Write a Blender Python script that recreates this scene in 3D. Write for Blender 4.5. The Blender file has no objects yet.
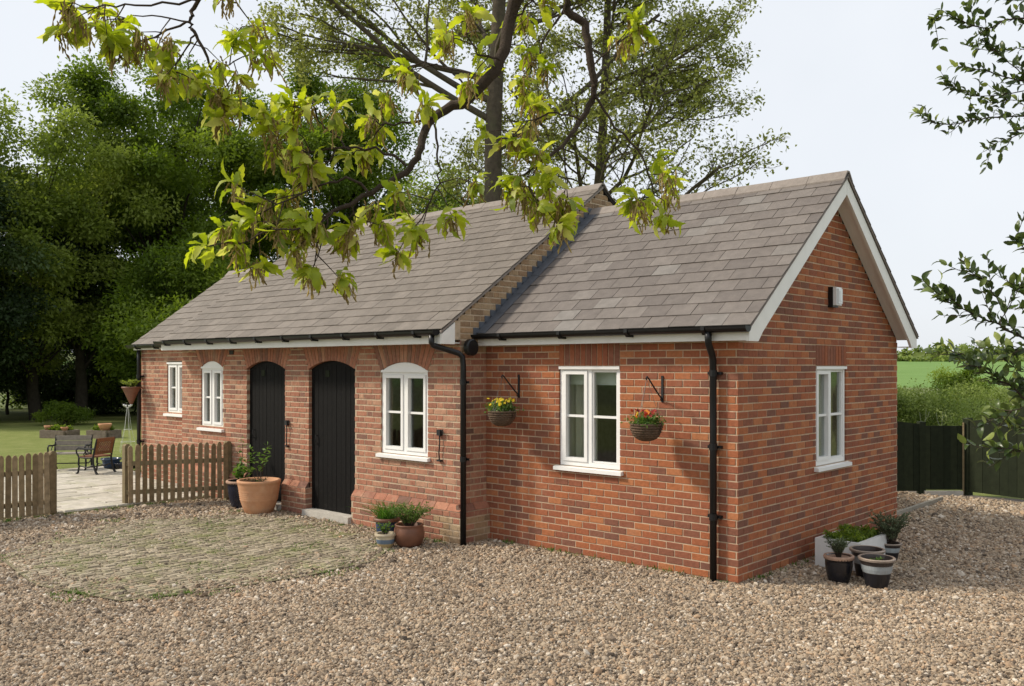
import bpy, math, random
import numpy as np
from mathutils import Vector, Matrix

# ------------------------------------------------------------------ camera, sky, sun, exposure
S = bpy.context.scene
COL = S.collection
cam_d = bpy.data.cameras.new('camera'); cam = bpy.data.objects.new('camera', cam_d); COL.objects.link(cam)
cam.location = (4.22, -7.83, 2.09)
cam.rotation_euler = (math.radians(90), 0, math.radians(42.47))
cam_d.sensor_width = 36; cam_d.lens = 31.54; cam_d.shift_y = 0.0225
cam_d.clip_start = 0.05; cam_d.clip_end = 5000
S.camera = cam
S.render.resolution_x = 1024; S.render.resolution_y = 686

SUN_EL = math.radians(40)
SUN_TRAVEL = Vector((0.80, 0.60, 0)).normalized()          # horizontal direction the light travels
W = bpy.data.worlds.new('World'); S.world = W; W.use_nodes = True
wn = W.node_tree.nodes; wl = W.node_tree.links
bg = wn['Background']
sky = wn.new('ShaderNodeTexSky'); sky.sky_type = 'NISHITA'; sky.sun_disc = False
sky.sun_elevation = SUN_EL
sky.sun_rotation = math.atan2(-SUN_TRAVEL.x, -SUN_TRAVEL.y)
sky.air_density = 1.0; sky.dust_density = 3.0; sky.ozone_density = 1.2; sky.altitude = 60
# a thin, even veil of high cloud over the whole sky
veil = wn.new('ShaderNodeMix'); veil.data_type = 'RGBA'
tc = wn.new('ShaderNodeTexCoord'); nz = wn.new('ShaderNodeTexNoise')
nz.inputs['Scale'].default_value = 1.6; nz.inputs['Detail'].default_value = 5; nz.inputs['Roughness'].default_value = .55
rmp = wn.new('ShaderNodeMapRange'); rmp.inputs[1].default_value = .3; rmp.inputs[2].default_value = .75
rmp.inputs[3].default_value = .78; rmp.inputs[4].default_value = .97
wl.new(tc.outputs['Generated'], nz.inputs['Vector']); wl.new(nz.outputs['Fac'], rmp.inputs[0])
wl.new(rmp.outputs[0], veil.inputs['Factor'])
wl.new(sky.outputs[0], veil.inputs['A']); veil.inputs['B'].default_value = (7.9, 8.2, 8.6, 1)
wl.new(veil.outputs['Result'], bg.inputs['Color']); bg.inputs['Strength'].default_value = 0.10

sun_d = bpy.data.lights.new('sun', 'SUN'); sun = bpy.data.objects.new('sun', sun_d); COL.objects.link(sun)
sun_d.energy = 3.4; sun_d.angle = math.radians(7.0); sun_d.color = (1.0, .91, .77)
dvec = Vector((SUN_TRAVEL.x * math.cos(SUN_EL), SUN_TRAVEL.y * math.cos(SUN_EL), -math.sin(SUN_EL)))
sun.rotation_euler = dvec.to_track_quat('-Z', 'Y').to_euler(); sun.location = (-10, -10, 20)

S.view_settings.view_transform = 'Standard'; S.view_settings.look = 'None'
S.view_settings.gamma = 1; S.view_settings.exposure = 0.26; S.view_settings.use_curve_mapping = False
S.render.engine = 'CYCLES'
S.cycles.use_denoising = True
try: S.cycles.denoiser = 'OPENIMAGEDENOISE'
except Exception: pass
S.cycles.max_bounces = 8; S.cycles.diffuse_bounces = 3; S.cycles.transparent_max_bounces = 12

# ------------------------------------------------------------------ helpers
R = random.Random(11)
NR = np.random.default_rng(11)
EYE = np.array((4.22, -7.83, 2.09))
ZUP = Vector((0, 0, 1))

class MB:
    """collects faces for one mesh object"""
    def __init__(s): s.v = []; s.f = []; s.t = []
    def add(s, vs, fs, tint=0.5):
        o = len(s.v); s.v.extend([tuple(q) for q in vs])
        for f in fs: s.f.append(tuple(i + o for i in f)); s.t.append(tint)
    def box(s, x0, x1, y0, y1, z0, z1, tint=.5):
        s.add([(x0,y0,z0),(x1,y0,z0),(x1,y1,z0),(x0,y1,z0),(x0,y0,z1),(x1,y0,z1),(x1,y1,z1),(x0,y1,z1)],
              [(3,2,1,0),(4,5,6,7),(0,1,5,4),(1,2,6,5),(2,3,7,6),(3,0,4,7)], tint)
    def hexa(s, p, tint=.5):      # 8 corners, lower ring then upper ring
        s.add(p, [(3,2,1,0),(4,5,6,7),(0,1,5,4),(1,2,6,5),(2,3,7,6),(3,0,4,7)], tint)
    def fbox(s, F, u0, u1, n0, n1, z0, z1, tint=.5):     # box in a frame F(u,n,z)
        s.hexa([F(u0,n0,z0),F(u1,n0,z0),F(u1,n1,z0),F(u0,n1,z0),F(u0,n0,z1),F(u1,n0,z1),F(u1,n1,z1),F(u0,n1,z1)], tint)
    def bar(s, a, b, w, h, tint=.5, up=ZUP):             # rectangular bar from a to b
        a = Vector(a); b = Vector(b); d = (b - a).normalized()
        if abs(d.dot(up)) > .98: up = Vector((0, 1, 0))
        x = d.cross(up).normalized() * w / 2; y = x.normalized().cross(d) * h / 2
        s.hexa([a-x-y, a+x-y, b+x-y, b-x-y, a-x+y, a+x+y, b+x+y, b-x+y], tint)
    def tube(s, pts, rad, sides=8, tint=.5, cap=True):
        pts = [Vector(p[:3]) for p in pts]; n = len(pts)
        if not isinstance(rad, (list, tuple)): rad = [rad] * n
        o = len(s.v); ref = None
        for i, p in enumerate(pts):
            d = (pts[min(i+1, n-1)] - pts[max(i-1, 0)]).normalized()
            if ref is None: ref = d.orthogonal().normalized()
            ref = (ref - d * ref.dot(d)).normalized(); q = d.cross(ref)
            for k in range(sides):
                a = 2 * math.pi * k / sides
                s.v.append(tuple(p + (ref * math.cos(a) + q * math.sin(a)) * rad[i]))
        for i in range(n - 1):
            for k in range(sides):
                k2 = (k + 1) % sides
                s.f.append((o+i*sides+k, o+i*sides+k2, o+(i+1)*sides+k2, o+(i+1)*sides+k)); s.t.append(tint)
        if cap:
            s.f.append(tuple(o + k for k in reversed(range(sides)))); s.t.append(tint)
            s.f.append(tuple(o + (n-1)*sides + k for k in range(sides))); s.t.append(tint)
    def lathe(s, prof, c, sides=28, tint=.5, tints=None):    # prof: (r, z) list
        o = len(s.v)
        for r, z in prof:
            for k in range(sides):
                a = 2 * math.pi * k / sides
                s.v.append((c[0] + r * math.cos(a), c[1] + r * math.sin(a), c[2] + z))
        for i in range(len(prof) - 1):
            for k in range(sides):
                k2 = (k + 1) % sides
                s.f.append((o+i*sides+k, o+i*sides+k2, o+(i+1)*sides+k2, o+(i+1)*sides+k)); s.t.append(tints[i] if tints else tint)
    def prism(s, F, poly, n0, n1, tint=.5):              # poly of (u,z) extruded in n
        m = len(poly)
        s.add([F(u,n0,z) for u, z in poly] + [F(u,n1,z) for u, z in poly],
              [tuple(range(m)), tuple(range(2*m-1, m-1, -1))] + [(i, i+m, (i+1)%m+m, (i+1)%m) for i in range(m)], tint)
    def build(s, name, mat, parent=None, smooth=False, kind=None, label=None):
        me = bpy.data.meshes.new(name); me.from_pydata(s.v, [], s.f)
        a = me.attributes.new('tint', 'FLOAT', 'FACE'); a.data.foreach_set('value', s.t)
        me.materials.append(M[mat])
        if smooth: me.polygons.foreach_set('use_smooth', [True] * len(me.polygons))
        me.update()
        return link(name, me, parent, kind, label)

def link(name, me, parent=None, kind=None, label=None):
    o = bpy.data.objects.new(name, me); COL.objects.link(o)
    if parent is not None: o.parent = parent; o.matrix_parent_inverse = parent.matrix_world.inverted() if parent.type != 'EMPTY' else Matrix.Translation(-Vector(parent.location))
    if kind: o['kind'] = kind
    if label: o['label'] = label
    return o

def thing(name, label, cat, loc=(0,0,0), group=None):
    o = bpy.data.objects.new(name, None); COL.objects.link(o); o.location = loc; o.empty_display_size = .2
    return tag(o, label, cat, group)
def tag(o, label, cat, group=None):
    o['label'] = label; o['category'] = cat
    if group: o['group'] = group
    return o

def np_mesh(name, V, faces, mat, parent=None, tint=None, smooth=False, kind=None, label=None):
    """V (n,3); faces (m,k) all the same size"""
    me = bpy.data.meshes.new(name)
    V = np.asarray(V, dtype=np.float32); F = np.asarray(faces, dtype=np.int32); m, k = F.shape
    me.vertices.add(len(V)); me.vertices.foreach_set('co', V.ravel())
    me.loops.add(m * k); me.loops.foreach_set('vertex_index', F.ravel())
    me.polygons.add(m); me.polygons.foreach_set('loop_start', np.arange(0, m*k, k, dtype=np.int32))
    if smooth: me.polygons.foreach_set('use_smooth', np.ones(m, dtype=bool))
    if tint is not None:
        a = me.attributes.new('tint', 'FLOAT', 'FACE'); a.data.foreach_set('value', np.asarray(tint, dtype=np.float32))
    me.update(calc_edges=True); me.validate()
    me.materials.append(M[mat])
    return link(name, me, parent, kind, label)

def unit(a): return a / (np.linalg.norm(a, axis=-1, keepdims=True) + 1e-9)

def leaf_quads(P, D, N, L, Wd, fold=.18):
    """a pointed leaf of four triangles-worth (two quads) for each row"""
    D = unit(D); X = unit(np.cross(D, N)); N2 = np.cross(X, D)
    L = L[:, None]; Wd = Wd[:, None]
    a = P; b = P + D*L*.5 + X*Wd*.5 + N2*Wd*fold; c = P + D*L; d = P + D*L*.5 - X*Wd*.5 + N2*Wd*fold
    V = np.stack([a, b, c, d], 1).reshape(-1, 3)
    n = len(P); F = np.arange(n*4).reshape(n, 4)
    return V, F

def tubes_np(paths, sides=5):
    VV = []; FF = []; o = 0
    ang = np.arange(sides) * 2*np.pi/sides; ca = np.cos(ang)[None, :, None]; sa = np.sin(ang)[None, :, None]
    k = np.arange(sides); k2 = (k+1) % sides
    for pts, rad in paths:
        pts = np.asarray(pts, float); rad = np.asarray(rad, float)
        T = unit(np.gradient(pts, axis=0))
        ref = np.array((.31, .95, .05)) if abs(T[0, 2]) > .6 else np.array((.05, .1, 1.))
        A = unit(np.cross(T, ref)); B = np.cross(T, A)
        ring = pts[:, None] + (A[:, None]*ca + B[:, None]*sa) * rad[:, None, None]
        VV.append(ring.reshape(-1, 3)); n = len(pts)
        for i in range(n-1):
            FF.append(np.stack([o+i*sides+k, o+i*sides+k2, o+(i+1)*sides+k2, o+(i+1)*sides+k], 1))
        o += n*sides
    return np.concatenate(VV), np.concatenate(FF)

# ------------------------------------------------------------------ materials
M = {}
def mat(name, base=(.5,.5,.5), rough=.8, ramp=None, var=.15, scale=6., spec=.3, bump=0., bscale=40., metal=0., transl=0., vary2=None, dirt=None):
    """procedural material: a ramp driven by the piece's own tint, multiplied by noise in world space"""
    m = bpy.data.materials.new(name); m.use_nodes = True; M[name] = m
    nt = m.node_tree; N = nt.nodes; L = nt.links
    p = N['Principled BSDF']; out = N['Material Output']
    p.inputs['Roughness'].default_value = rough; p.inputs['Metallic'].default_value = metal
    p.inputs['Specular IOR Level'].default_value = spec
    geo = N.new('ShaderNodeNewGeometry')
    if ramp:
        ag = N.new('ShaderNodeAttribute'); ag.attribute_name = 'tint'
        ao = N.new('ShaderNodeAttribute'); ao.attribute_type = 'OBJECT'; ao.attribute_name = 'tint'
        ad = N.new('ShaderNodeMath'); ad.operation = 'ADD'
        L.new(ag.outputs['Fac'], ad.inputs[0]); L.new(ao.outputs['Fac'], ad.inputs[1])
        r = N.new('ShaderNodeValToRGB'); el = r.color_ramp.elements
        while len(el) < len(ramp): el.new(.5)
        for e, (pos, c) in zip(el, ramp): e.position = pos; e.color = (*c, 1)
        L.new(ad.outputs[0], r.inputs[0]); col = r.outputs[0]
    else:
        rgb = N.new('ShaderNodeRGB'); rgb.outputs[0].default_value = (*base, 1); col = rgb.outputs[0]
    if var:
        nz = N.new('ShaderNodeTexNoise'); nz.inputs['Scale'].default_value = scale; nz.inputs['Detail'].default_value = 6; nz.inputs['Roughness'].default_value = .65
        L.new(geo.outputs['Position'], nz.inputs['Vector'])
        mr = N.new('ShaderNodeMapRange'); mr.inputs[1].default_value = .25; mr.inputs[2].default_value = .75
        mr.inputs[3].default_value = 1 - var; mr.inputs[4].default_value = 1 + var
        L.new(nz.outputs['Fac'], mr.inputs[0])
        mx = N.new('ShaderNodeMix'); mx.data_type = 'RGBA'; mx.blend_type = 'MULTIPLY'; mx.inputs['Factor'].default_value = 1
        L.new(col, mx.inputs['A']); L.new(mr.outputs[0], mx.inputs['B']); col = mx.outputs['Result']
    if dirt:                                            # (colour, scale, low, high, amount): blotches with their own shape
        dc, ds, lo, hi, am = dirt
        n2 = N.new('ShaderNodeTexNoise'); n2.inputs['Scale'].default_value = ds; n2.inputs['Detail'].default_value = 7; n2.inputs['Roughness'].default_value = .7
        L.new(geo.outputs['Position'], n2.inputs['Vector'])
        m2 = N.new('ShaderNodeMapRange'); m2.inputs[1].default_value = lo; m2.inputs[2].default_value = hi; m2.inputs[3].default_value = 0; m2.inputs[4].default_value = am
        L.new(n2.outputs['Fac'], m2.inputs[0])
        x2 = N.new('ShaderNodeMix'); x2.data_type = 'RGBA'; L.new(m2.outputs[0], x2.inputs['Factor'])
        L.new(col, x2.inputs['A']); x2.inputs['B'].default_value = (*dc, 1); col = x2.outputs['Result']
    L.new(col, p.inputs['Base Color'])
    if bump:
        nb = N.new('ShaderNodeTexNoise'); nb.inputs['Scale'].default_value = bscale; nb.inputs['Detail'].default_value = 5; nb.inputs['Roughness'].default_value = .7
        L.new(geo.outputs['Position'], nb.inputs['Vector'])
        bp = N.new('ShaderNodeBump'); bp.inputs['Strength'].default_value = bump; bp.inputs['Distance'].default_value = .02
        L.new(nb.outputs['Fac'], bp.inputs['Height']); L.new(bp.outputs[0], p.inputs['Normal'])
    if transl:
        tr = N.new('ShaderNodeBsdfTranslucent'); ms = N.new('ShaderNodeMixShader'); ms.inputs[0].default_value = transl
        hs = N.new('ShaderNodeHueSaturation'); hs.inputs['Saturation'].default_value = 1.1; hs.inputs['Value'].default_value = 1.25
        L.new(col, hs.inputs['Color']); L.new(hs.outputs[0], tr.inputs['Color'])
        L.new(p.outputs[0], ms.inputs[1]); L.new(tr.outputs[0], ms.inputs[2]); L.new(ms.outputs[0], out.inputs['Surface'])
    return m

mat('brick_red', ramp=[(0,(.185,.088,.062)),(.20,(.235,.094,.058)),(.40,(.285,.100,.055)),(.62,(.325,.112,.055)),(.86,(.37,.132,.058)),(1,(.41,.165,.075))], rough=.9, var=.22, scale=28, bump=.35, bscale=90, spec=.15, dirt=((.36,.27,.20),2.2,.56,.85,.35))
mat('brick_old', ramp=[(0,(.15,.095,.075)),(.12,(.235,.125,.092)),(.34,(.315,.145,.098)),(.60,(.365,.160,.103)),(.84,(.405,.185,.118)),(1,(.44,.25,.165))], rough=.92, var=.25, scale=22, bump=.45, bscale=70, spec=.15, dirt=((.46,.36,.25),3.0,.52,.80,.55))
mat('brick_stock', ramp=[(0,(.17,.12,.08)),(.4,(.30,.19,.11)),(.7,(.36,.23,.13)),(1,(.40,.28,.17))], rough=.92, var=.25, scale=22, bump=.45, bscale=70, spec=.15, dirt=((.42,.34,.23),4.0,.48,.75,.6))
mat('mortar', (.53,.40,.28), rough=.95, var=.2, scale=20, bump=.4, bscale=160, spec=.1)
mat('mortar_old', (.53,.415,.295), rough=.95, var=.25, scale=14, bump=.5, bscale=120, spec=.1)
mat('slate', ramp=[(0,(.128,.108,.096)),(.5,(.150,.127,.112)),(.92,(.172,.148,.131)),(1,(.190,.172,.156))], rough=.62, var=.2, scale=9, bump=.4, bscale=60, spec=.35, dirt=((.29,.28,.235),11.0,.60,.80,.5))
mat('slate_old', ramp=[(0,(.145,.122,.101)),(.5,(.164,.138,.115)),(1,(.184,.156,.131))], rough=.66, var=.2, scale=7, bump=.4, bscale=60, spec=.3, dirt=((.27,.255,.20),9.0,.58,.80,.5))
mat('slate_deck', (.035,.030,.027), rough=.9, var=.1)
mat('ridge', (.24,.205,.18), rough=.8, var=.2, scale=12, bump=.3, dirt=((.33,.31,.26),9.,.55,.8,.6))
mat('lead', (.115,.125,.145), rough=.5, var=.25, scale=9, metal=.35, bump=.2, bscale=20)
mat('white_paint', (.78,.77,.73), rough=.45, var=.05, scale=6, spec=.4, bump=.05, bscale=30, dirt=((.52,.49,.42),4.,.60,.9,.35))
mat('window_white', (.82,.81,.79), rough=.35, var=.03, scale=6, spec=.45, dirt=((.60,.57,.50),6.,.62,.9,.25))
mat('black_plastic', (.006,.006,.007), rough=.4, var=.2, spec=.4)
mat('black_iron', (.012,.012,.013), rough=.6, var=.3, spec=.4)
mat('door_black', (.0045,.004,.0038), rough=.7, var=.35, scale=25, bump=.4, bscale=50, spec=.15, dirt=((.03,.027,.023),16.,.58,.75,.5))
mat('stone_step', (.46,.43,.38), rough=.9, var=.2, scale=10, bump=.4, bscale=40)
mat('interior', (.10,.095,.085), rough=.9, var=.1)
mat('curtain', (.60,.57,.47), rough=.9, var=.1, scale=4, transl=.2)
mat('blind', (.70,.70,.66), rough=.8, var=.03)
mat('chrome', (.7,.7,.7), rough=.15, metal=1, var=0)
mat('light_lens', (.72,.74,.74), rough=.25, var=.05, spec=.5)
mat('picket', ramp=[(0,(.185,.135,.075)),(.5,(.255,.187,.105)),(1,(.32,.24,.145))], rough=.9, var=.35, scale=14, bump=.5, bscale=60, spec=.15, dirt=((.15,.13,.075),5.,.55,.85,.4))
mat('post', (.215,.165,.092), rough=.92, var=.3, scale=12, bump=.5, bscale=60, dirt=((.10,.12,.05),6.,.5,.75,.6))
mat('fence_dark', ramp=[(0,(.014,.019,.009)),(1,(.025,.031,.015))], rough=.85, var=.3, scale=12, bump=.4, bscale=60, spec=.2)
mat('gravel_base', (.20,.165,.13), rough=.95, var=.5, scale=60, bump=1., bscale=80, dirt=((.12,.10,.08),30.,.5,.7,.6))
mat('sett', ramp=[(0,(.19,.155,.108)),(.5,(.30,.25,.175)),(1,(.40,.34,.245))], rough=.9, var=.3, scale=18, bump=.5, bscale=60, dirt=((.19,.20,.065),2.4,.47,.66,.75))
mat('sett_bed', (.20,.17,.105), rough=.95, var=.4, scale=20, bump=.6, bscale=70, dirt=((.14,.17,.05),4.,.48,.68,.8))
mat('flag', ramp=[(0,(.38,.345,.285)),(.5,(.45,.415,.345)),(1,(.52,.48,.41))], rough=.9, var=.25, scale=7, bump=.4, bscale=40, dirt=((.30,.30,.15),2.6,.52,.74,.7))
mat('concrete', (.30,.27,.22), rough=.95, var=.25, scale=12, bump=.4)
mat('soil', (.05,.036,.025), rough=.95, var=.4, scale=40, bump=.8)
mat('terracotta', (.52,.27,.145), rough=.8, var=.12, scale=8, bump=.15, bscale=40, spec=.25, dirt=((.62,.44,.30),5.,.5,.8,.5))
mat('terracotta_dark', (.165,.072,.042), rough=.5, var=.25, scale=9, spec=.4)
mat('glaze_blue', (.028,.055,.115), rough=.22, var=.3, scale=9, spec=.6)
mat('glaze_navy', (.012,.015,.030), rough=.25, var=.3, scale=9, spec=.6)
mat('glaze_black', (.012,.012,.016), rough=.25, var=.3, scale=10, spec=.6)
mat('clay_rim', (.36,.23,.16), rough=.8, var=.2, scale=20)
mat('glaze_banded', ramp=[(0,(.014,.014,.018)),(.3,(.075,.055,.045)),(.6,(.30,.34,.36)),(.85,(.24,.17,.12)),(1,(.42,.36,.30))], rough=.3, var=.2, scale=12, spec=.5)
mat('glaze_cream', ramp=[(0,(.40,.27,.09)),(.35,(.42,.34,.20)),(.6,(.12,.17,.24)),(.85,(.50,.44,.32)),(1,(.36,.26,.16))], rough=.35, var=.2, scale=12, spec=.5)
mat('sink_white', (.74,.74,.72), rough=.3, var=.06, spec=.5, dirt=((.45,.45,.40),5.,.52,.8,.45))
mat('wicker', (.13,.085,.055), rough=.9, var=.5, scale=45, bump=1., bscale=60)
mat('chain', (.16,.15,.14), rough=.5, metal=.3, var=.1)
mat('petal', ramp=[(0,(.14,.012,.018)),(.25,(.32,.03,.02)),(.45,(.62,.14,.02)),(.5,(.75,.55,.03)),(.95,(.82,.66,.05)),(1,(.8,.78,.7))], rough=.7, var=.1, transl=.25)
mat('teak', ramp=[(0,(.13,.050,.024)),(1,(.22,.085,.038))], rough=.6, var=.3, scale=20)
mat('teak_grey', (.25,.225,.19), rough=.9, var=.25, scale=16, bump=.3)
mat('sleeper', (.17,.135,.105), rough=.95, var=.35, scale=10, bump=.5)
mat('wire_white', (.62,.62,.60), rough=.6, var=.05)
mat('bark', (.085,.068,.050), rough=.95, var=.4, scale=9, bump=1., bscale=25, dirt=((.11,.115,.06),3.,.5,.75,.6))
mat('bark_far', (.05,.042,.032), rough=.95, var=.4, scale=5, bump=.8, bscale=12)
mat('twig', (.060,.042,.030), rough=.9, var=.3, scale=60, bump=.6, bscale=150)
mat('leaf_oak_near', ramp=[(0,(.20,.27,.035)),(.45,(.37,.44,.045)),(.8,(.50,.54,.07)),(1,(.55,.55,.15))], rough=.45, var=.18, scale=40, spec=.35, transl=.55)
mat('catkin', ramp=[(0,(.26,.185,.07)),(1,(.50,.39,.16))], rough=.9, var=.3, scale=60, transl=.35)
mat('leaf_evergreen', ramp=[(0,(.035,.058,.018)),(.55,(.07,.105,.028)),(.85,(.14,.19,.042)),(1,(.27,.32,.08))], rough=.32, var=.2, scale=40, spec=.5, transl=.3)
def leafmat(n, a, b, c, tr=.35): mat(n, ramp=[(0,a),(.5,b),(1,c)], rough=.55, var=.2, scale=.8, spec=.25, transl=tr)
leafmat('leaf_oak', (.15,.17,.045), (.24,.265,.07), (.35,.37,.115), .55)
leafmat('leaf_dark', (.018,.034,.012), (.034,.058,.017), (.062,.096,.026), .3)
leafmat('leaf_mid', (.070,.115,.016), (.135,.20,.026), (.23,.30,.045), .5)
leafmat('leaf_light', (.13,.175,.032), (.21,.27,.05), (.31,.37,.085), .55)
leafmat('leaf_hedge', (.10,.145,.036), (.175,.235,.052), (.27,.33,.09), .4)
leafmat('leaf_pot', (.06,.12,.022), (.11,.195,.036), (.19,.29,.07), .4)
leafmat('leaf_rosemary', (.075,.10,.055), (.125,.16,.085), (.20,.24,.13), .3)
leafmat('leaf_grey', (.12,.14,.10), (.20,.22,.16), (.30,.32,.25), .2)
leafmat('blade', (.05,.12,.015), (.085,.19,.025), (.14,.27,.045), .3)
leafmat('weed', (.06,.12,.018), (.10,.19,.03), (.16,.26,.05), .3)

def glass():
    m = bpy.data.materials.new('glass'); m.use_nodes = True; M['glass'] = m
    N = m.node_tree.nodes; L = m.node_tree.links; N.remove(N['Principled BSDF'])
    t = N.new('ShaderNodeBsdfTransparent'); t.inputs[0].default_value = (.86,.89,.88,1)
    g = N.new('ShaderNodeBsdfGlossy'); g.inputs['Roughness'].default_value = .02
    fr = N.new('ShaderNodeLayerWeight'); fr.inputs['Blend'].default_value = .5
    po = N.new('ShaderNodeMath'); po.operation = 'POWER'; po.inputs[1].default_value = 4.
    mu = N.new('ShaderNodeMath'); mu.operation = 'MULTIPLY_ADD'; mu.inputs[1].default_value = .75; mu.inputs[2].default_value = .04
    L.new(fr.outputs['Facing'], po.inputs[0]); L.new(po.outputs[0], mu.inputs[0])
    ms = N.new('ShaderNodeMixShader'); L.new(mu.outputs[0], ms.inputs[0])
    L.new(t.outputs[0], ms.inputs[1]); L.new(g.outputs[0], ms.inputs[2]); L.new(ms.outputs[0], N['Material Output'].inputs[0])
glass()

# ------------------------------------------------------------------ the setting: ground, gravel, setts, patio
def fbm(x, y, seed=0.):
    return (np.sin(x*1.3+seed)*np.cos(y*1.7-seed*.7) + .5*np.sin(x*2.9+y*2.1+seed*2.) + .3*np.sin(x*5.3-y*4.7+seed)) / 1.8

def terrain_h(x, y):
    r = np.hypot(x, y)
    h = np.interp(r, [0,20,40,70,160,255,300,600,900,4000], [-.035,-.035,-.3,-.35,.8,3.2,4.0,9.5,13.,10.])
    return h + np.clip((r-200)/400, 0, 1) * 3.0 * fbm(x/130, y/130, 3.)

def grass_mat():
    m = bpy.data.materials.new('grass_ground'); m.use_nodes = True; M['grass_ground'] = m
    N = m.node_tree.nodes; L = m.node_tree.links; p = N['Principled BSDF']; p.inputs['Roughness'].default_value = .9; p.inputs['Specular IOR Level'].default_value = .15
    geo = N.new('ShaderNodeNewGeometry')
    ln = N.new('ShaderNodeVectorMath'); ln.operation = 'LENGTH'; L.new(geo.outputs['Position'], ln.inputs[0])
    def noise(sc, d=6, ro=.65):
        n = N.new('ShaderNodeTexNoise'); n.inputs['Scale'].default_value = sc; n.inputs['Detail'].default_value = d; n.inputs['Roughness'].default_value = ro
        L.new(geo.outputs['Position'], n.inputs['Vector']); return n.outputs['Fac']
    def ramp(src, els):
        r = N.new('ShaderNodeValToRGB'); e = r.color_ramp.elements
        while len(e) < len(els): e.new(.5)
        for q, (ps, c) in zip(e, els): q.position = ps; q.color = (*c, 1)
        L.new(src, r.inputs[0]); return r.outputs[0]
    lawn = ramp(noise(1.6, 10, .8), [(.28,(.135,.165,.042)),(.5,(.195,.225,.062)),(.72,(.28,.28,.11))])
    fld = ramp(noise(.06), [(.3,(.12,.215,.05)),(.7,(.16,.26,.07))])
    rough = ramp(noise(.35), [(.3,(.09,.12,.035)),(.7,(.16,.18,.07))])
    def step(lo, hi):
        q = N.new('ShaderNodeMapRange'); q.inputs[1].default_value = lo; q.inputs[2].default_value = hi; L.new(ln.outputs['Value'], q.inputs[0]); return q.outputs[0]
    def mix(f, a, b):
        x = N.new('ShaderNodeMix'); x.data_type = 'RGBA'; L.new(f, x.inputs['Factor']); L.new(a, x.inputs['A']); L.new(b, x.inputs['B']); return x.outputs['Result']
    c = mix(step(42, 48), lawn, rough); c = mix(step(88, 92), c, fld); c = mix(step(258, 262), c, rough)
    L.new(c, p.inputs['Base Color'])
    bp = N.new('ShaderNodeBump'); bp.inputs['Strength'].default_value = .8; bp.inputs['Distance'].default_value = .05
    L.new(noise(22, 8, .8), bp.inputs['Height']); L.new(bp.outputs[0], p.inputs['Normal'])
grass_mat()

rings = np.concatenate([[0], np.geomspace(4, 4000, 70)]); nA = 120
ang = np.linspace(0, 2*np.pi, nA, endpoint=False)
RR, AA = np.meshgrid(rings[1:], ang, indexing='ij')
X = (RR*np.cos(AA)).ravel(); Y = (RR*np.sin(AA)).ravel()
V = np.concatenate([np.array([[0,0,-.035]]), np.stack([X, Y, terrain_h(X, Y)], 1)])
F = [(1+i*nA+k, 1+(i+1)*nA+k, 1+(i+1)*nA+(k+1) % nA, 1+i*nA+(k+1) % nA) for i in range(len(rings)-2) for k in range(nA)]
me = bpy.data.meshes.new('ground'); me.from_pydata(V.tolist(), [], F + [(0, 1+k, 1+(k+1) % nA) for k in range(nA)])
me.materials.append(M['grass_ground']); me.polygons.foreach_set('use_smooth', [True]*len(me.polygons))
link('ground', me, kind='structure')

# gravel drive: a gently uneven sheet with loose stones over it
def gravel_h(x, y):
    h = -.012 + .005*fbm(x*1.1, y*1.1, 1.) + .003*fbm(x*4, y*4, 2.)
    for cx, cy, dx, dy in ((3.1,-4.0,.9,.43), (2.4,-3.0,.9,.43)):       # shallow wheel ruts
        d = np.abs((x-cx)*dy - (y-cy)*dx); along = (x-cx)*dx + (y-cy)*dy
        h = h - .024*np.exp(-(d/.10)**2)*np.clip(1.3-np.abs(along)/1.6, 0, 1) + .020*np.exp(-((d-.2)/.10)**2)*np.clip(1.3-np.abs(along)/1.6, 0, 1)
    return np.maximum(h, -.032)
gx = np.arange(-9.0, 11.01, .1); gy = np.arange(-15, 8.01, .1)
GX, GY = np.meshgrid(gx, gy, indexing='ij')
V = np.stack([GX.ravel(), GY.ravel(), gravel_h(GX, GY).ravel()], 1); ny = len(gy)
I, J = np.meshgrid(np.arange(len(gx)-1), np.arange(ny-1), indexing='ij'); I = I.ravel(); J = J.ravel()
np_mesh('gravel_drive', V, np.stack([I*ny+J, (I+1)*ny+J, (I+1)*ny+J+1, I*ny+J+1], 1), 'gravel_base', smooth=True, kind='structure')

SETT_POLY = [(-6.5,-4.4),(-7.3,-3.5),(-7.8,-2.5),(-7.5,-1.5),(-6.9,-.62),(-5.4,-.62),(-4.5,-.8),(-3.7,-1.25),(-3.35,-1.75),(-3.3,-2.6),(-3.45,-3.5),(-3.7,-4.3),(-4.9,-4.6)]
def poly_dist(px, py, poly=SETT_POLY):
    """signed distance to the paving's outline, positive inside"""
    px = np.asarray(px, float); py = np.asarray(py, float); ins = np.zeros(px.shape, bool); dm = np.full(px.shape, 1e9)
    for i in range(len(poly)):
        (x1, y1), (x2, y2) = poly[i], poly[(i+1) % len(poly)]
        c = ((y1 > py) != (y2 > py)) & (px < (x2-x1)*(py-y1)/(y2-y1+1e-12)+x1); ins ^= c
        t = np.clip(((px-x1)*(x2-x1)+(py-y1)*(y2-y1))/((x2-x1)**2+(y2-y1)**2), 0, 1)
        dm = np.minimum(dm, np.hypot(px-x1-t*(x2-x1), py-y1-t*(y2-y1)))
    return np.where(ins, dm, -dm)

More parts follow.
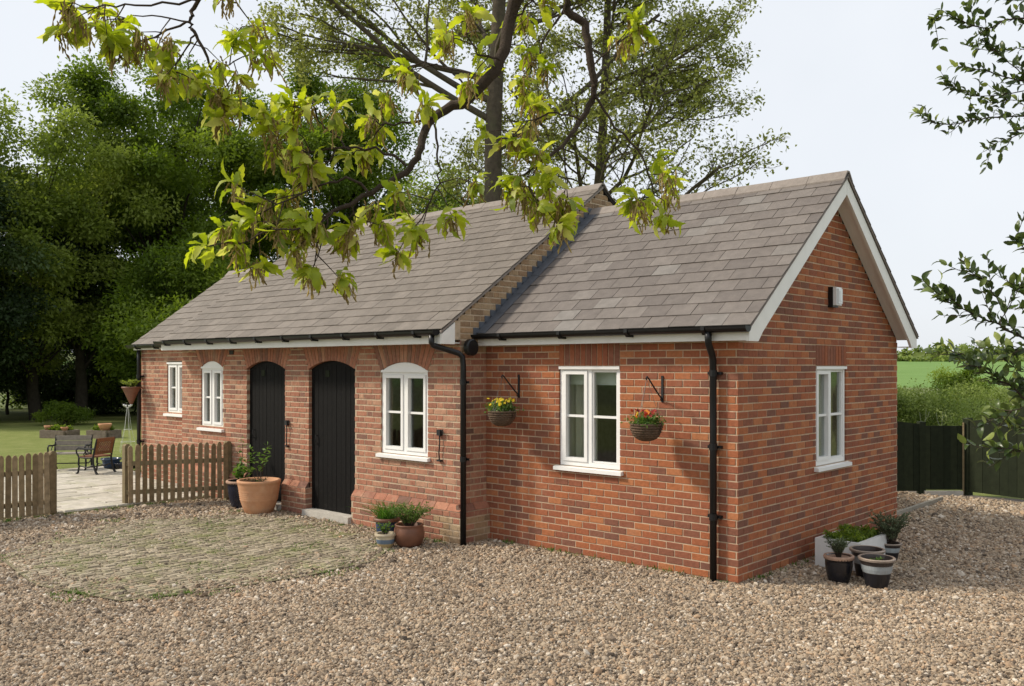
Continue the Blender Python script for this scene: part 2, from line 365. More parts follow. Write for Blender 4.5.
def pebble_mat():
    m = bpy.data.materials.new('pebble'); m.use_nodes = True; M['pebble'] = m
    N = m.node_tree.nodes; L = m.node_tree.links; p = N['Principled BSDF']; p.inputs['Roughness'].default_value = .85; p.inputs['Specular IOR Level'].default_value = .2
    oi = N.new('ShaderNodeObjectInfo'); r = N.new('ShaderNodeValToRGB'); e = r.color_ramp.elements
    cs = [(0,(.105,.083,.064)),(.10,(.185,.143,.105)),(.24,(.28,.204,.135)),(.40,(.325,.265,.20)),(.55,(.375,.285,.193)),(.70,(.41,.33,.238)),(.84,(.405,.27,.165)),(.93,(.50,.42,.325)),(1,(.62,.55,.46))]
    while len(e) < len(cs): e.new(.5)
    for q, (ps, c) in zip(e, cs): q.position = ps; q.color = (*c, 1)
    L.new(oi.outputs['Random'], r.inputs[0]); geo = N.new('ShaderNodeNewGeometry')
    n = N.new('ShaderNodeTexNoise'); n.inputs['Scale'].default_value = .9; n.inputs['Detail'].default_value = 4; L.new(geo.outputs['Position'], n.inputs['Vector'])
    mr = N.new('ShaderNodeMapRange'); mr.inputs[1].default_value = .3; mr.inputs[2].default_value = .7; mr.inputs[3].default_value = .86; mr.inputs[4].default_value = 1.12
    L.new(n.outputs['Fac'], mr.inputs[0]); x = N.new('ShaderNodeMix'); x.data_type = 'RGBA'; x.blend_type = 'MULTIPLY'; x.inputs['Factor'].default_value = 1
    L.new(r.outputs[0], x.inputs['A']); L.new(mr.outputs[0], x.inputs['B']); L.new(x.outputs['Result'], p.inputs['Base Color'])
pebble_mat()

def in_house(x, y):
    return ((x > -3.37) & (x < 0) & (y > 0) & (y < 4.26)) | ((x > -10.07) & (x <= -3.37) & (y > -.44) & (y < 5.1)) | ((x < -10.) & (y > -.2))
def scatter_gravel():
    pts = []; fx, fy = -.6751, .7377; rx, ry = .7377, .6751
    for z0, z1, dens, rad in ((4.6,7.2,4700,.0101), (7.2,9.5,3800,.0108), (9.5,12.,2700,.0122), (12.,15.5,1600,.0150)):
        x0 = -.72*z1; x1 = .72*z1; n = int((z1-z0)*(x1-x0)*dens)
        a = NR.uniform(x0, x1, n); b = NR.uniform(z0, z1, n); ok = np.abs(a) < .72*b+.4; a = a[ok]; b = b[ok]
        x = EYE[0]+a*rx+b*fx; y = EYE[1]+a*ry+b*fy
        ok = ~in_house(x, y) & (x > -9.0) & (y < 7.6)
        x = x[ok]; y = y[ok]; d = poly_dist(x, y) + .30*fbm(x*2.3, y*2.3, 5.)
        keep = NR.random(len(x)) < np.where(d < 0, 1, np.clip(.95-d*1.9, .03, 1)); x = x[keep]; y = y[keep]
        # scattered cover thins where stone meets the threshold of the doors
        s = rad*NR.lognormal(0, .34, len(x)); z = gravel_h(x, y) + s*NR.uniform(-.2, .6, len(x)) + np.clip(poly_dist(x, y)*.2, 0, .02)
        pts.append(np.stack([x, y, z, s], 1))
    return np.concatenate(pts)
PB = scatter_gravel()
me = bpy.data.meshes.new('gravel'); me.vertices.add(len(PB)); me.vertices.foreach_set('co', PB[:, :3].astype(np.float32).ravel())
at = me.attributes.new('sc', 'FLOAT', 'POINT'); at.data.foreach_set('value', PB[:, 3].astype(np.float32)); me.update()
gro = link('gravel', me, kind='stuff'); tag(gro, 'loose tan and brown gravel covering the whole drive', 'gravel')
def gravel_nodes():
    g = bpy.data.node_groups.new('scatter_stones', 'GeometryNodeTree')
    g.interface.new_socket('Geometry', in_out='INPUT', socket_type='NodeSocketGeometry'); g.interface.new_socket('Geometry', in_out='OUTPUT', socket_type='NodeSocketGeometry')
    N = g.nodes; L = g.links; gi = N.new('NodeGroupInput'); go = N.new('NodeGroupOutput')
    join = N.new('GeometryNodeJoinGeometry')
    for k, sc in enumerate(((1.,.78,.6),(1.15,.85,.75),(.95,.9,.55),(1.25,.7,.65))):
        ico = N.new('GeometryNodeMeshIcoSphere'); ico.inputs['Radius'].default_value = 1; ico.inputs['Subdivisions'].default_value = 2
        sp = N.new('GeometryNodeSetPosition'); pos = N.new('GeometryNodeInputPosition'); nz = N.new('ShaderNodeTexNoise'); nz.noise_dimensions = '4D'
        nz.inputs['W'].default_value = k*3.7; nz.inputs['Scale'].default_value = 1.1; nz.inputs['Detail'].default_value = 1
        L.new(pos.outputs[0], nz.inputs['Vector'])
        sub = N.new('ShaderNodeVectorMath'); sub.operation = 'SUBTRACT'; L.new(nz.outputs['Color'], sub.inputs[0]); sub.inputs[1].default_value = (.5,.5,.5)
        scl = N.new('ShaderNodeVectorMath'); scl.operation = 'SCALE'; L.new(sub.outputs[0], scl.inputs[0]); scl.inputs['Scale'].default_value = 1.5
        L.new(ico.outputs['Mesh'], sp.inputs['Geometry']); L.new(scl.outputs[0], sp.inputs['Offset'])
        tr = N.new('GeometryNodeTransform'); tr.inputs['Scale'].default_value = sc; L.new(sp.outputs[0], tr.inputs['Geometry'])
        gti = N.new('GeometryNodeGeometryToInstance'); L.new(tr.outputs[0], gti.inputs[0]); L.new(gti.outputs[0], join.inputs[0])
    iop = N.new('GeometryNodeInstanceOnPoints'); iop.inputs['Pick Instance'].default_value = True
    L.new(gi.outputs[0], iop.inputs['Points']); L.new(join.outputs[0], iop.inputs['Instance'])
    rv = N.new('FunctionNodeRandomValue'); rv.data_type = 'FLOAT_VECTOR'; rv.inputs[0].default_value = (-.9,-.9,0); rv.inputs[1].default_value = (.9,.9,6.28)
    L.new(rv.outputs[0], iop.inputs['Rotation'])
    na = N.new('GeometryNodeInputNamedAttribute'); na.data_type = 'FLOAT'; na.inputs['Name'].default_value = 'sc'
    L.new(na.outputs['Attribute'], iop.inputs['Scale'])
    sm = N.new('GeometryNodeSetMaterial'); sm.inputs['Material'].default_value = M['pebble']; L.new(iop.outputs[0], sm.inputs[0]); L.new(sm.outputs[0], go.inputs[0])
    return g
gro.modifiers.new('stones', 'NODES').node_group = gravel_nodes()

# old paving of setts in front of the stable doors, rows at right angles to the house
bed = MB(); bed.add([(x, y, .0075) for x, y in SETT_POLY], [tuple(range(len(SETT_POLY)))])
sett_root = bed.build('sett_paving', 'sett_bed', kind='structure')
def sett_mesh(w, l, name='sett'):
    b = MB(); i = min(.012, w*.12)
    b.add([(-w/2,-l/2,-.02),(w/2,-l/2,-.02),(w/2,l/2,-.02),(-w/2,l/2,-.02),(-w/2+i*.4,-l/2+i*.4,.006),(w/2-i*.4,-l/2+i*.4,.006),(w/2-i*.4,l/2-i*.4,.006),(-w/2+i*.4,l/2-i*.4,.006),
           (-w/2+i,-l/2+i,.012),(w/2-i,-l/2+i,.012),(w/2-i,l/2-i,.012),(-w/2+i,l/2-i,.012)],
          [(0,1,5,4),(1,2,6,5),(2,3,7,6),(3,0,4,7),(4,5,9,8),(5,6,10,9),(6,7,11,10),(7,4,8,11),(8,9,10,11)])
    return b
cand = []
x = -7.9; row = 0
while x < -3.2:
    wd = R.uniform(.062, .08); y = -4.7 + (row % 2)*.1 + R.uniform(0, .08)
    while y < -.5:
        ln = R.uniform(.095, .15); cx, cy = x+wd/2, y+ln/2
        if float(poly_dist(cx, cy)) > .05 + R.uniform(-.04, .1): cand.append((cx, cy, wd-.009, ln-.009, R.uniform(-.004, .007)))
        y += ln
    x += wd; row += 1
cand.sort(key=lambda c: math.hypot(c[0]-EYE[0], c[1]-EYE[1]))
proto = []
for w_, l_ in ((.060,.09),(.064,.11),(.066,.135),(.06,.12)):
    b = sett_mesh(w_, l_); me = bpy.data.meshes.new('sett'); me.from_pydata(b.v, [], b.f); me.materials.append(M['sett']); proto.append(me)
far = MB()
for i, (cx, cy, w_, l_, dz) in enumerate(cand):
    tx, ty = R.uniform(-.03, .03), R.uniform(-.03, .03)
    if i < 300:
        k = min(range(4), key=lambda q: abs((.09,.11,.135,.12)[q]-l_))
        o = link('sett', proto[k], sett_root); o.location = (cx, cy, .007+dz); o.rotation_euler = (tx, ty, R.uniform(-.05, .05)); o['tint'] = R.random()
    else:
        b = sett_mesh(w_, l_); far.add([(a+cx, q+cy, z+.007+dz+tx*q) for a, q, z in b.v], b.f, R.random())
if far.v: far.build('sett_rows', 'sett', sett_root, kind='stuff')
# moss and weeds in the joints
def blades(P, n_each, hmin, hmax, spread, lean, wd):
    P = np.repeat(P, n_each, 0); n = len(P)
    B = P + np.c_[NR.normal(0, spread, (n, 2)), np.zeros(n)]
    D = unit(np.c_[NR.normal(0, lean, (n, 2)), np.ones(n)]); Nn = unit(np.c_[NR.normal(0, 1, (n, 2)), np.full(n, .2)])
    return leaf_quads(B, D, Nn, NR.uniform(hmin, hmax, n), np.full(n, wd)*NR.uniform(.6, 1.3, n))
q = NR.uniform((-8.0,-4.8), (-3.0,-.5), (2600, 2)); d = poly_dist(q[:, 0], q[:, 1]); nzv = fbm(q[:, 0]*2.1, q[:, 1]*2.6, 7.)
q = q[(d > -.25) & (nzv + NR.normal(0, .30, len(q)) > .46)]
V, F = blades(np.c_[q, np.full(len(q), .004)], 9, .012, .045, .03, .5, .009)
tag(np_mesh('weeds', V, F, 'weed', tint=NR.random(len(F)), kind='stuff'), 'small weeds and moss growing between the old setts', 'weeds')

# patio of pale slabs seen through the gap in the fence
pat = MB(); pat.box(-14.6, -9.02, -5.2, .2, -.09, .012); pat_root = pat.build('patio', 'sett_bed', kind='structure')
fl = {}
x = -14.55; row = 0
while x < -9.1:
    wd = R.choice((.6, .45, .6)); wd = min(wd, -9.05-x)
    y = -5.15 + (row % 3)*.17
    while y < .1:
        ln = R.choice((.6, .75, .45)); ln = min(ln, .15-y)
        if wd > .2 and ln > .2:
            key = (round(wd, 2), round(ln, 2))
            if key not in fl:
                b = sett_mesh(key[0]-.016, key[1]-.016); me = bpy.data.meshes.new('flagstone'); me.from_pydata(b.v, [], b.f); me.materials.append(M['flag']); fl[key] = me
            o = link('flagstone', fl[key], pat_root); o.location = (x+wd/2, y+ln/2, .024+R.uniform(-.004, .004)); o.rotation_euler = (R.uniform(-.008,.008), R.uniform(-.008,.008), R.uniform(-.01,.01)); o['tint'] = R.random()
        y += ln
    x += wd; row += 1

q = np.concatenate([np.c_[NR.uniform(-3.3, -.1, 26), NR.normal(-.05, .02, 26)], np.c_[NR.normal(.06, .02, 30), NR.uniform(.1, 4.2, 30)], np.c_[NR.uniform(-5.3, -3.4, 20), NR.normal(-.56, .02, 20)], np.c_[NR.normal(-8.9, .06, 60), NR.uniform(-5.4, -.6, 60)]])
V, F = blades(np.c_[q, np.full(len(q), -.006)], 10, .02, .075, .02, .5, .008)
tag(np_mesh('weeds', V, F, 'weed', tint=NR.random(len(F)), kind='stuff'), 'sparse weeds along the foot of the walls and fence', 'weeds')

# ------------------------------------------------------------------ the cottage
HOUSE = thing('brick_cottage', 'single storey red brick cottage with slate roofs and black plank doors', 'cottage', (0, 0, 0))
def frame(O, U, N):
    O = Vector(O); U = Vector(U); N = Vector(N)
    f = lambda u, n, z: O + U*u + N*n + ZUP*z
    f.U = U; f.N = N; f.O = O
    return f
PX, PY = (1,0,0), (0,1,0); NX, NY = (-1,0,0), (0,-1,0)
F_EXT = frame((-3.37, 0, 0), PX, NY); F_GAB = frame((0, 0, 0), PY, PX)
F_MAIN = frame((-10.07, -.44, 0), PX, NY); F_MGAB = frame((-3.37, -.44, 0), PY, PX)
F_LEFT = frame((-12.1, -.19, 0), PX, NY)
EXT_K, MAIN_K, LEFT_K = .7696, .681, .738
z_ext = lambda y: 2.47 + EXT_K*((y+.17) if y <= 2.13 else (4.43-y))
z_main = lambda y: 2.51 + MAIN_K*((y+.78) if y <= 2.32 else (5.42-y))
z_left = lambda y: 2.48 + LEFT_K*((y+.31) if y <= 1.71 else (3.73-y))

COURSE = .075
BR = []           # every brick: (wall id, frame, u0, u1, z0, z1, proud, depth, tint, matname, standard)
def brick_tint(rng, old):
    t = rng.random()
    return min(1, max(0, t if not old else .10 + .90*t**.8))
def lay(wall, F, L, iv, ncourse, bond, mname, seed, corner0=None, corner1=None, n_off=0., z_base=-COURSE):
    """lay courses; iv(zmid) -> list of (u0, u1, open0, open1); returns the mortar mesh builder"""
    mb = MB(); rng = random.Random(seed)
    for c in range(ncourse):
        z0 = z_base + c*COURSE; zm = z0 + COURSE/2
        joints = [0.]; u = 0.; i = 0
        if bond == 'stretcher':
            if c % 2: u += .0985; joints.append(u)
            while u < L: u += .197; joints.append(u)
        else:                                                       # flemish: headers and stretchers in turn
            if c % 2: u += .17; joints.append(u)
            while u < L: u += (.225 if i % 2 == 0 else .1125); i += 1; joints.append(u)
        for (a, b, oa, ob) in iv(zm):
            mb.fbox(F, a + (.004 if (oa or a <= 0) else 0), b - (.004 if (ob or b >= L-.001) else 0), n_off-.2, n_off, z0-.001, z0+COURSE-.001)
            for j0, j1 in zip(joints[:-1], joints[1:]):
                s, e = max(j0, a), min(j1, b)
                if e - s < .035: continue
                g0 = .0 if (s == a) else .0053; g1 = .0 if (e == b) else .0053
                dep = .11 if ((oa and s == a) or (ob and e == b)) else .012
                t = brick_tint(rng, mname != 'brick_red')
                if corner1 is not None and e >= L-.001: t = random.Random(corner1*1000+c).random()
                if corner0 is not None and s <= .001: t = random.Random(corner0*1000+c).random()
                std = 'full' if abs(e-s-.197) < .002 and dep < .05 else None
                ex0 = -.004 if (s <= .001 and corner0 is not None) else 0; ex1 = .004 if (e >= L-.001 and corner1 is not None) else 0
                jw = .0059 if mname == 'brick_red' else .0082
                jz = rng.uniform(-.0012, .0012)
                BR.append((wall, F, s+g0+ex0, e-g1+ex1, z0+jw+jz, z0+COURSE-jw+jz, n_off+rng.uniform(.003, .0068), dep, t, mname, std))
    return mb
def sub(ivs, o0, o1):
    out = []
    for a, b, oa, ob in ivs:
        if o1 <= a or o0 >= b: out.append((a, b, oa, ob)); continue
        if o0 > a: out.append((a, o0, oa, True))
        if o1 < b: out.append((o1, b, True, ob))
    return out
def seg_arch(u0, u1, zs, rise):
    w = u1-u0; Rr = ((w/2)**2 + rise**2)/(2*rise); return (u0+u1)/2, zs+rise-Rr, Rr, math.asin(w/2/Rr)
def voussoirs(mb, wall, F, u0, u1, zs, rise, ztop, mname, seed):
    uc, zc, Rr, a = seg_arch(u0, u1, zs, rise); rng = random.Random(seed); n = max(5, round(2*a*(Rr+.1)/.074)); T = .222
    def pt(ang, r): return (uc+r*math.sin(ang), zc+r*math.cos(ang))
    def cell(b, a0, a1, r0, n0, n1, t):
        far_ = lambda q: pt(q, min(Rr+.60, (ztop-zc)/math.cos(q)))
        b.prism(F, [pt(a0, r0), pt(a1, r0), far_(a1), far_(a0)], n0, n1, t)
    bricks = MB()
    for i in range(n):
        a0 = -a+2*a*i/n; a1 = -a+2*a*(i+1)/n; g = .0068/(Rr+.1)
        cell(mb, a0, a1, Rr+.004, -.2, -.0005, .5)
        cell(bricks, a0+g, a1-g, Rr, -.11, .006+rng.uniform(-.001, .002),   .08+.85*rng.random())
    return bricks
def soldiers(u0, u1, z0, z1, F, seed):
    b = MB(); rng = random.Random(seed); n = round((u1-u0)/.075); w = (u1-u0)/n
    for i in range(n):
        b.fbox(F, u0+i*w+.0065, u0+(i+1)*w-.0065, -.02, .005+rng.uniform(0, .003), z0+.006, z1, .1+.55*rng.random())
    return b

# openings in wall coordinates: main front (u = x + 10.07)
mx = lambda x: x + 10.07
DOORS = [(mx(-6.42), mx(-5.375), -.2, 2.05, .115), (mx(-8.04), mx(-7.015), -.2, 2.05, .115)]
WINS = [(mx(-4.83), mx(-3.935), .98, 2.03, .11), (mx(-9.44), mx(-8.75), 1.10, 2.07, .10)]
def iv_main(z):
    ivs = [(0., 6.70, False, False)]
    for o in DOORS + WINS:
        u0, u1, zb, zs, rise = o
        if zb < z < zs-.01: ivs = sub(ivs, u0, u1)
        elif z >= zs-.01: k = max(0, z-zs)*math.tan(seg_arch(u0, u1, zs, rise)[3]); ivs = sub(ivs, u0-k, u1+k)
    return ivs
EW = (-2.225+3.37, -1.385+3.37, .98, 2.09); GW = (1.75, 2.59, .98, 2.09); LW = (-11.10+12.1, -10.36+12.1, 1.26, 2.16)
def iv_ext(z):
    ivs = [(0., 3.37, False, False)]
    if EW[2] < z < EW[3]: ivs = sub(ivs, EW[0], EW[1])
    elif z >= EW[3] and z < 2.34: ivs = sub(ivs, EW[0], EW[1])
    return ivs
def iv_gab(z):
    a, b = 0., 4.26
    if z > 2.40: a = max(0, (z-2.40)/EXT_K-.02); b = 4.26-a
    if b-a < .1: return []
    ivs = [(a, b, False, False)]
    if GW[2] < z < GW[3]: ivs = sub(ivs, GW[0], GW[1])
    elif GW[3] <= z < 2.32: ivs = sub(ivs, GW[0], GW[1])
    return ivs
def iv_mgab(z):                      # only what stands clear of the extension: the return and the strip above its roof
    a, b = 0., 5.52
    if z > 2.37: a = max(-.115, (z+.055-2.51)/MAIN_K-.78+.44); b = 5.52-max(0, a)
    if z < 2.46: b = .44
    else:
        ye = (z-2.47)/EXT_K-.17+.30
        if ye < 2.2: b = min(b, ye+.44)
    return [(a, b, False, False)] if b-a > .05 else []
def iv_left(z):
    ivs = [(0., 2.03, False, False)]
    if LW[2] < z < LW[3]: ivs = sub(ivs, LW[0], LW[1])
    return ivs
walls = {}
mb = lay('ext', F_EXT, 3.37, iv_ext, 33, 'stretcher', 'brick_red', 1, corner1=5)
mb.fbox(F_EXT, EW[0]-.01, EW[1]+.01, -.2, -.0015, EW[3], 2.40); walls['ext'] = (mb, [soldiers(EW[0]+.002, EW[1]-.002, EW[3], 2.335, F_EXT, 2)])
mb = lay('gab', F_GAB, 4.26, iv_gab, 56, 'stretcher', 'brick_red', 3, corner0=5)
mb.fbox(F_GAB, GW[0]-.01, GW[1]+.01, -.2, -.0015, GW[3], 2.328); walls['gab'] = (mb, [soldiers(GW[0]+.002, GW[1]-.002, GW[3], 2.322, F_GAB, 4)])
mb = lay('main', F_MAIN, 6.70, iv_main, 33, 'flemish', 'brick_old', 6, corner1=8)
ex = [voussoirs(mb, 'main', F_MAIN, o[0], o[1], o[3], o[4], 2.40, 'brick_old', 20+i) for i, o in enumerate(DOORS+WINS)]
walls['main'] = (mb, ex)
mb = lay('mgab', F_MGAB, 5.52, iv_mgab, 62, 'flemish', 'brick_stock', 9, corner0=8); walls['mgab'] = (mb, [])
mb = lay('left', F_LEFT, 2.03, iv_left, 33, 'flemish', 'brick_old', 10); walls['left'] = (mb, [])
# plinth of the old stable, proud of the wall, with a sloping brick on top
PL = [(0., DOORS[1][0]), (DOORS[1][1], DOORS[0][0]), (DOORS[0][1], 6.70)]
def iv_pl(z): return [(a - (0 if a == 0 else .003), b + (.06 if b == 6.70 else .003), a > 0, b < 6.7) for a, b in PL]
mbp = lay('main', F_MAIN, 6.76, iv_pl, 6, 'flemish', 'brick_old', 12, n_off=.06)
mbr = lay('mgab', F_MGAB, .44, lambda z: [(-.055, .44, False, False)], 6, 'flemish', 'brick_old', 13, n_off=.06)
ch = MB(); rng = random.Random(5)
for F_, a, b in [(F_MAIN, p, q + (.055 if q == 6.70 else 0)) for p, q in PL] + [(F_MGAB, -.05, .44)]:
    n = max(1, round((b-a)/.225)); w = (b-a)/n
    for i in range(n):
        u0 = a+i*w+.004; u1 = a+(i+1)*w-.004; z0, z1 = .378, .455; t = .05+.9*rng.random()
        ch.hexa([F_(u0,-.02,z0),F_(u1,-.02,z0),F_(u1,.066,z0),F_(u0,.066,z0),F_(u0,-.02,z1),F_(u1,-.02,z1),F_(u1,.006,z1),F_(u0,.006,z1)], t)
        ch.hexa([F_(u0-.004,-.02,z0-.002),F_(u1+.004,-.02,z0-.002),F_(u1+.004,.058,z0-.002),F_(u0-.004,.058,z0-.002),F_(u0-.004,-.02,z1-.006),F_(u1+.004,-.02,z1-.006),F_(u1+.004,.002,z1-.006),F_(u0-.004,.002,z1-.006)], .02)
walls['main'][0].v, walls['main'][0].f, walls['main'][0].t
def merge(a, b):
    o = len(a.v); a.v += b.v; a.f += [tuple(i+o for i in f) for f in b.f]; a.t += b.t
merge(walls['main'][0], mbp); merge(walls['mgab'][0], mbr); walls['main'][1].append(ch)
names = {'ext': ('front wall of the extension', 'mortar'), 'gab': ('tall gable end wall with one small window', 'mortar'), 'main': ('older paler brick front with arched openings', 'mortar_old'), 'mgab': ('gable strip and return of the older part', 'mortar_old'), 'left': ('set back wall at the far end', 'mortar_old')}
WALL = {}
for k, (mb, extra) in walls.items(): WALL[k] = mb.build('wall', names[k][1], HOUSE, label=names[k][0])

def brick_geo(b, F, u0, u1, z0, z1, n1, dep, t):
    i = .0028
    b.add([F(u0,-dep,z0),F(u1,-dep,z0),F(u1,-dep,z1),F(u0,-dep,z1),F(u0,n1-.002,z0),F(u1,n1-.002,z0),F(u1,n1-.002,z1),F(u0,n1-.002,z1),
           F(u0+i,n1,z0+i),F(u1-i,n1,z0+i),F(u1-i,n1,z1-i),F(u0+i,n1,z1-i)],
          [(0,1,5,4),(1,2,6,5),(2,3,7,6),(3,0,4,7),(4,5,9,8),(5,6,10,9),(6,7,11,10),(7,4,8,11),(8,9,10,11)], t)
def show(bk):
    w, F, u0, u1, z0, z1 = bk[:6]; c = np.array(F((u0+u1)/2, 0, (z0+z1)/2)); d = EYE-c; r = np.linalg.norm(d)
    return abs(float(np.dot(d/r, np.array(F.N))))*(u1-u0)/r**2
joined = {}
unit_me = {}
BR = [(bk[:9] + ('brick_old',) + bk[10:]) if (bk[0] == 'mgab' and bk[4] < 2.25) else bk for bk in BR]
BR = [(bk[:9] + ('brick_stock',) + bk[10:]) if (bk[0] in ('main', 'mgab') and bk[5] < .36 and (bk[2] > 6.25 or bk[0] == 'mgab') and R.random() < .7) else bk for bk in BR]
order = sorted((b for b in BR if b[10] == 'full'), key=show, reverse=True)[:300]
single = set(id(b) for b in order)
for bk in BR:
    w, F, u0, u1, z0, z1, n1, dep, t, mn, std = bk
    if id(bk) in single:
        if mn not in unit_me:
            b = MB(); brick_geo(b, lambda u, n, z: Vector((u, -n, z)), -.0932, .0932, -.0316, .0316, 0., .018, 0.)
            me = bpy.data.meshes.new('brick'); me.from_pydata(b.v, [], b.f); me.materials.append(M[mn]); unit_me[mn] = me
        o = link('brick', unit_me[mn], WALL[w])
        o.location = F((u0+u1)/2, n1, (z0+z1)/2)
        o.rotation_euler = (R.uniform(-.006,.006), R.uniform(-.006,.006), math.atan2(F.U.y, F.U.x) + R.uniform(-.004,.004))
        o['tint'] = t
    else:
        brick_geo(joined.setdefault((w, mn), MB()), F, u0, u1, z0, z1, n1, .012 if dep < .05 else dep, t)
for (w, mn), b in joined.items(): b.build('brickwork', mn, WALL[w], kind='stuff')
for k, (mb, extra) in walls.items():
    for b in extra: b.build('arch' if b is not ch else 'plinth_course', 'brick_red' if k in ('ext', 'gab') else 'brick_old', WALL[k], kind='stuff')

# plain walls nobody sees from the drive, and the floor inside
bk = MB()
bk.box(-3.37, -.02, 4.06, 4.26, 0, 2.42); bk.box(-10.05, -3.40, 4.88, 5.08, 0, 2.40); bk.box(-12.08, -10.07, 3.3, 3.5, 0, 2.4)
bk.box(-12.1, -11.9, -.18, 3.5, 0, 2.4); bk.box(-10.05, -9.87, -.42, 4.9, 0, 2.5); bk.box(-3.57, -3.372, .02, 5.0, 0, 2.5)
bk.prism(frame((-10.05, 0, 0), PY, PX), [(-.40, 2.45), (2.32, 4.44), (5.04, 2.45)], 0, .15); bk.prism(frame((-12.08, 0, 0), PY, PX), [(-.15, 2.38), (1.71, 3.86), (3.5, 2.38)], 0, .15)
bk.build('rear_wall', 'mortar_old', HOUSE)
fl_ = MB(); fl_.box(-3.36, -.15, .15, 4.1, 0, .06); fl_.box(-9.9, -3.6, -.28, 4.9, 0, .06); fl_.box(-11.9, -10.1, -.05, 3.3, 0, .06)
fl_.box(-3.36, -.15, .15, 4.1, 2.36, 2.38); fl_.box(-9.9, -3.6, -.25, 4.9, 2.41, 2.43); fl_.box(-11.9, -10.1, -.02, 3.3, 2.36, 2.38)
fl_.build('floor', 'interior', HOUSE)

# ---- roofs
def roof(name, label, x0, x1, y0, yr, zf, k, mname, ymax, gauge, seed, n_single):
    ze, zr = zf(y0), zf(yr); dk = MB(); th = .10
    y0d = y0 + .02
    prof = [(y0d, zf(y0d)-.016), (yr, zr-.016), (ymax-.02, zf(ymax-.02)-.016), (ymax-.02, zf(ymax-.02)-.04), (yr, zr-.045), (y0d, zf(y0d)-.04)]
    dk.prism(frame((x0+.01, 0, 0), PY, PX), prof, 0, x1-x0-.03)
    root = dk.build('roof', 'slate_deck', HOUSE, label=label)
    sl = math.hypot(yr-y0, zr-ze); up = Vector((0, (yr-y0)/sl, (zr-ze)/sl)); nn = Vector((0, -up.z, up.y)); O = Vector((x0, y0, ze))
    rng = random.Random(seed); tw = .30; rows = math.ceil(sl/gauge); cand = []
    for r in range(rows):
        v0 = r*gauge; v1 = min(v0+gauge*1.35, sl-.005); u = -(tw/2 if r % 2 else 0) + rng.uniform(-.004, .004)
        while u < x1-x0:
            a, b = max(u+.0032, 0), min(u+tw-.0032, x1-x0); u += tw
            if b-a > .03: cand.append((a, b, v0+rng.uniform(-.003, .003), v1, rng.uniform(-.0015, .0025), rng.random()))
    def geo(b, P, a, e, v0, v1, t, dz):
        zt = .0125+dz
        b.add([P(a,v0,zt-.010),P(e,v0,zt-.010),P(e,v0,zt),P(a,v0,zt),P(a,v1,-.008),P(e,v1,-.008),P(e,v1,.001),P(a,v1,.001)],
              [(0,1,2,3),(3,2,6,7),(1,5,6,2),(0,3,7,4),(0,4,5,1)], t)
    P = lambda a, v, n: O + Vector((a, 0, 0)) + up*v + nn*n
    full = [c for c in cand if c[1]-c[0] > .29 and c[3]-c[2] > gauge*1.2]
    full.sort(key=lambda c: (Vector(EYE)-P((c[0]+c[1])/2, c[2], 0)).length)
    single = set(id(c) for c in full[:n_single]); J = MB(); me = None
    rot = Matrix(((1,0,0),(0,up.y,nn.y),(0,up.z,nn.z))).to_euler()
    for c in cand:
        a, b, v0, v1, dz, t = c
        if id(c) in single:
            if me is None:
                q = MB(); geo(q, lambda x, v, n: Vector((x, v, n)), -.1468, .1468, 0, gauge*1.35, 0., 0.); me = bpy.data.meshes.new('slate'); me.from_pydata(q.v, [], q.f); me.materials.append(M[mname])
            o = link('slate', me, root); o.location = P((a+b)/2, v0, dz); o.rotation_euler = rot; o['tint'] = t
        else: geo(J, P, a, b, v0, v1, t, dz)
    if J.v: J.build('slate_rows', mname, root, kind='stuff')
    # far slope
    bkp = MB(); s2 = Vector((0, ymax-yr, zf(ymax)-zr)).normalized(); n2 = Vector((0, -s2.z, s2.y)); L2 = math.hypot(ymax-yr, zf(ymax)-zr)
    for r in range(math.ceil(L2/gauge)):
        a = Vector((x0, yr, zr)) + s2*r*gauge; b = Vector((x0, yr, zr)) + s2*min((r+1)*gauge, L2); dx = Vector((x1-x0, 0, 0))
        bkp.hexa([a-n2*.006, a+dx-n2*.006, b+dx, b, a+n2*.001, a+dx+n2*.001, b+dx+n2*.012, b+n2*.012], .4)
    bkp.build('slate_rear', mname, root, kind='stuff')
    # ridge tiles
    n = round((x1-x0)/.45); w = (x1-x0)/n; half = .12
    q = MB(); prof = [(-half, -half*k+.015), (-.03, .025), (.03, .025), (half, -half*k+.015), (half, -half*k-.002), (.02, .006), (-.02, .006), (-half, -half*k-.002)]
    q.prism(frame((-w/2+.003, 0, 0), PY, PX), prof, 0, w-.006); me = bpy.data.meshes.new('ridge_tile'); me.from_pydata(q.v, [], q.f); me.materials.append(M['ridge'])
    for i in range(n):
        o = link('ridge_tile', me, root); o.location = (x0+(i+.5)*w, yr, zr+.012+rng.uniform(-.003, .003)); o.rotation_euler = (0, rng.uniform(-.006, .006), 0)
    return root
roof_ext = roof('roof', 'slate roof of the extension with a few paler slates', -3.37, .22, -.17, 2.13, z_ext, EXT_K, 'slate', 4.43, .205, 31, 150)
roof_main = roof('roof', 'long plain slate roof of the older part', -10.17, -3.33, -.78, 2.32, z_main, MAIN_K, 'slate_old', 5.42, .205, 32, 150)
roof_left = roof('roof', 'lower slate roof at the far end', -12.25, -10.185, -.31, 1.71, z_left, LEFT_K, 'slate_old', 3.73, .205, 33, 0)

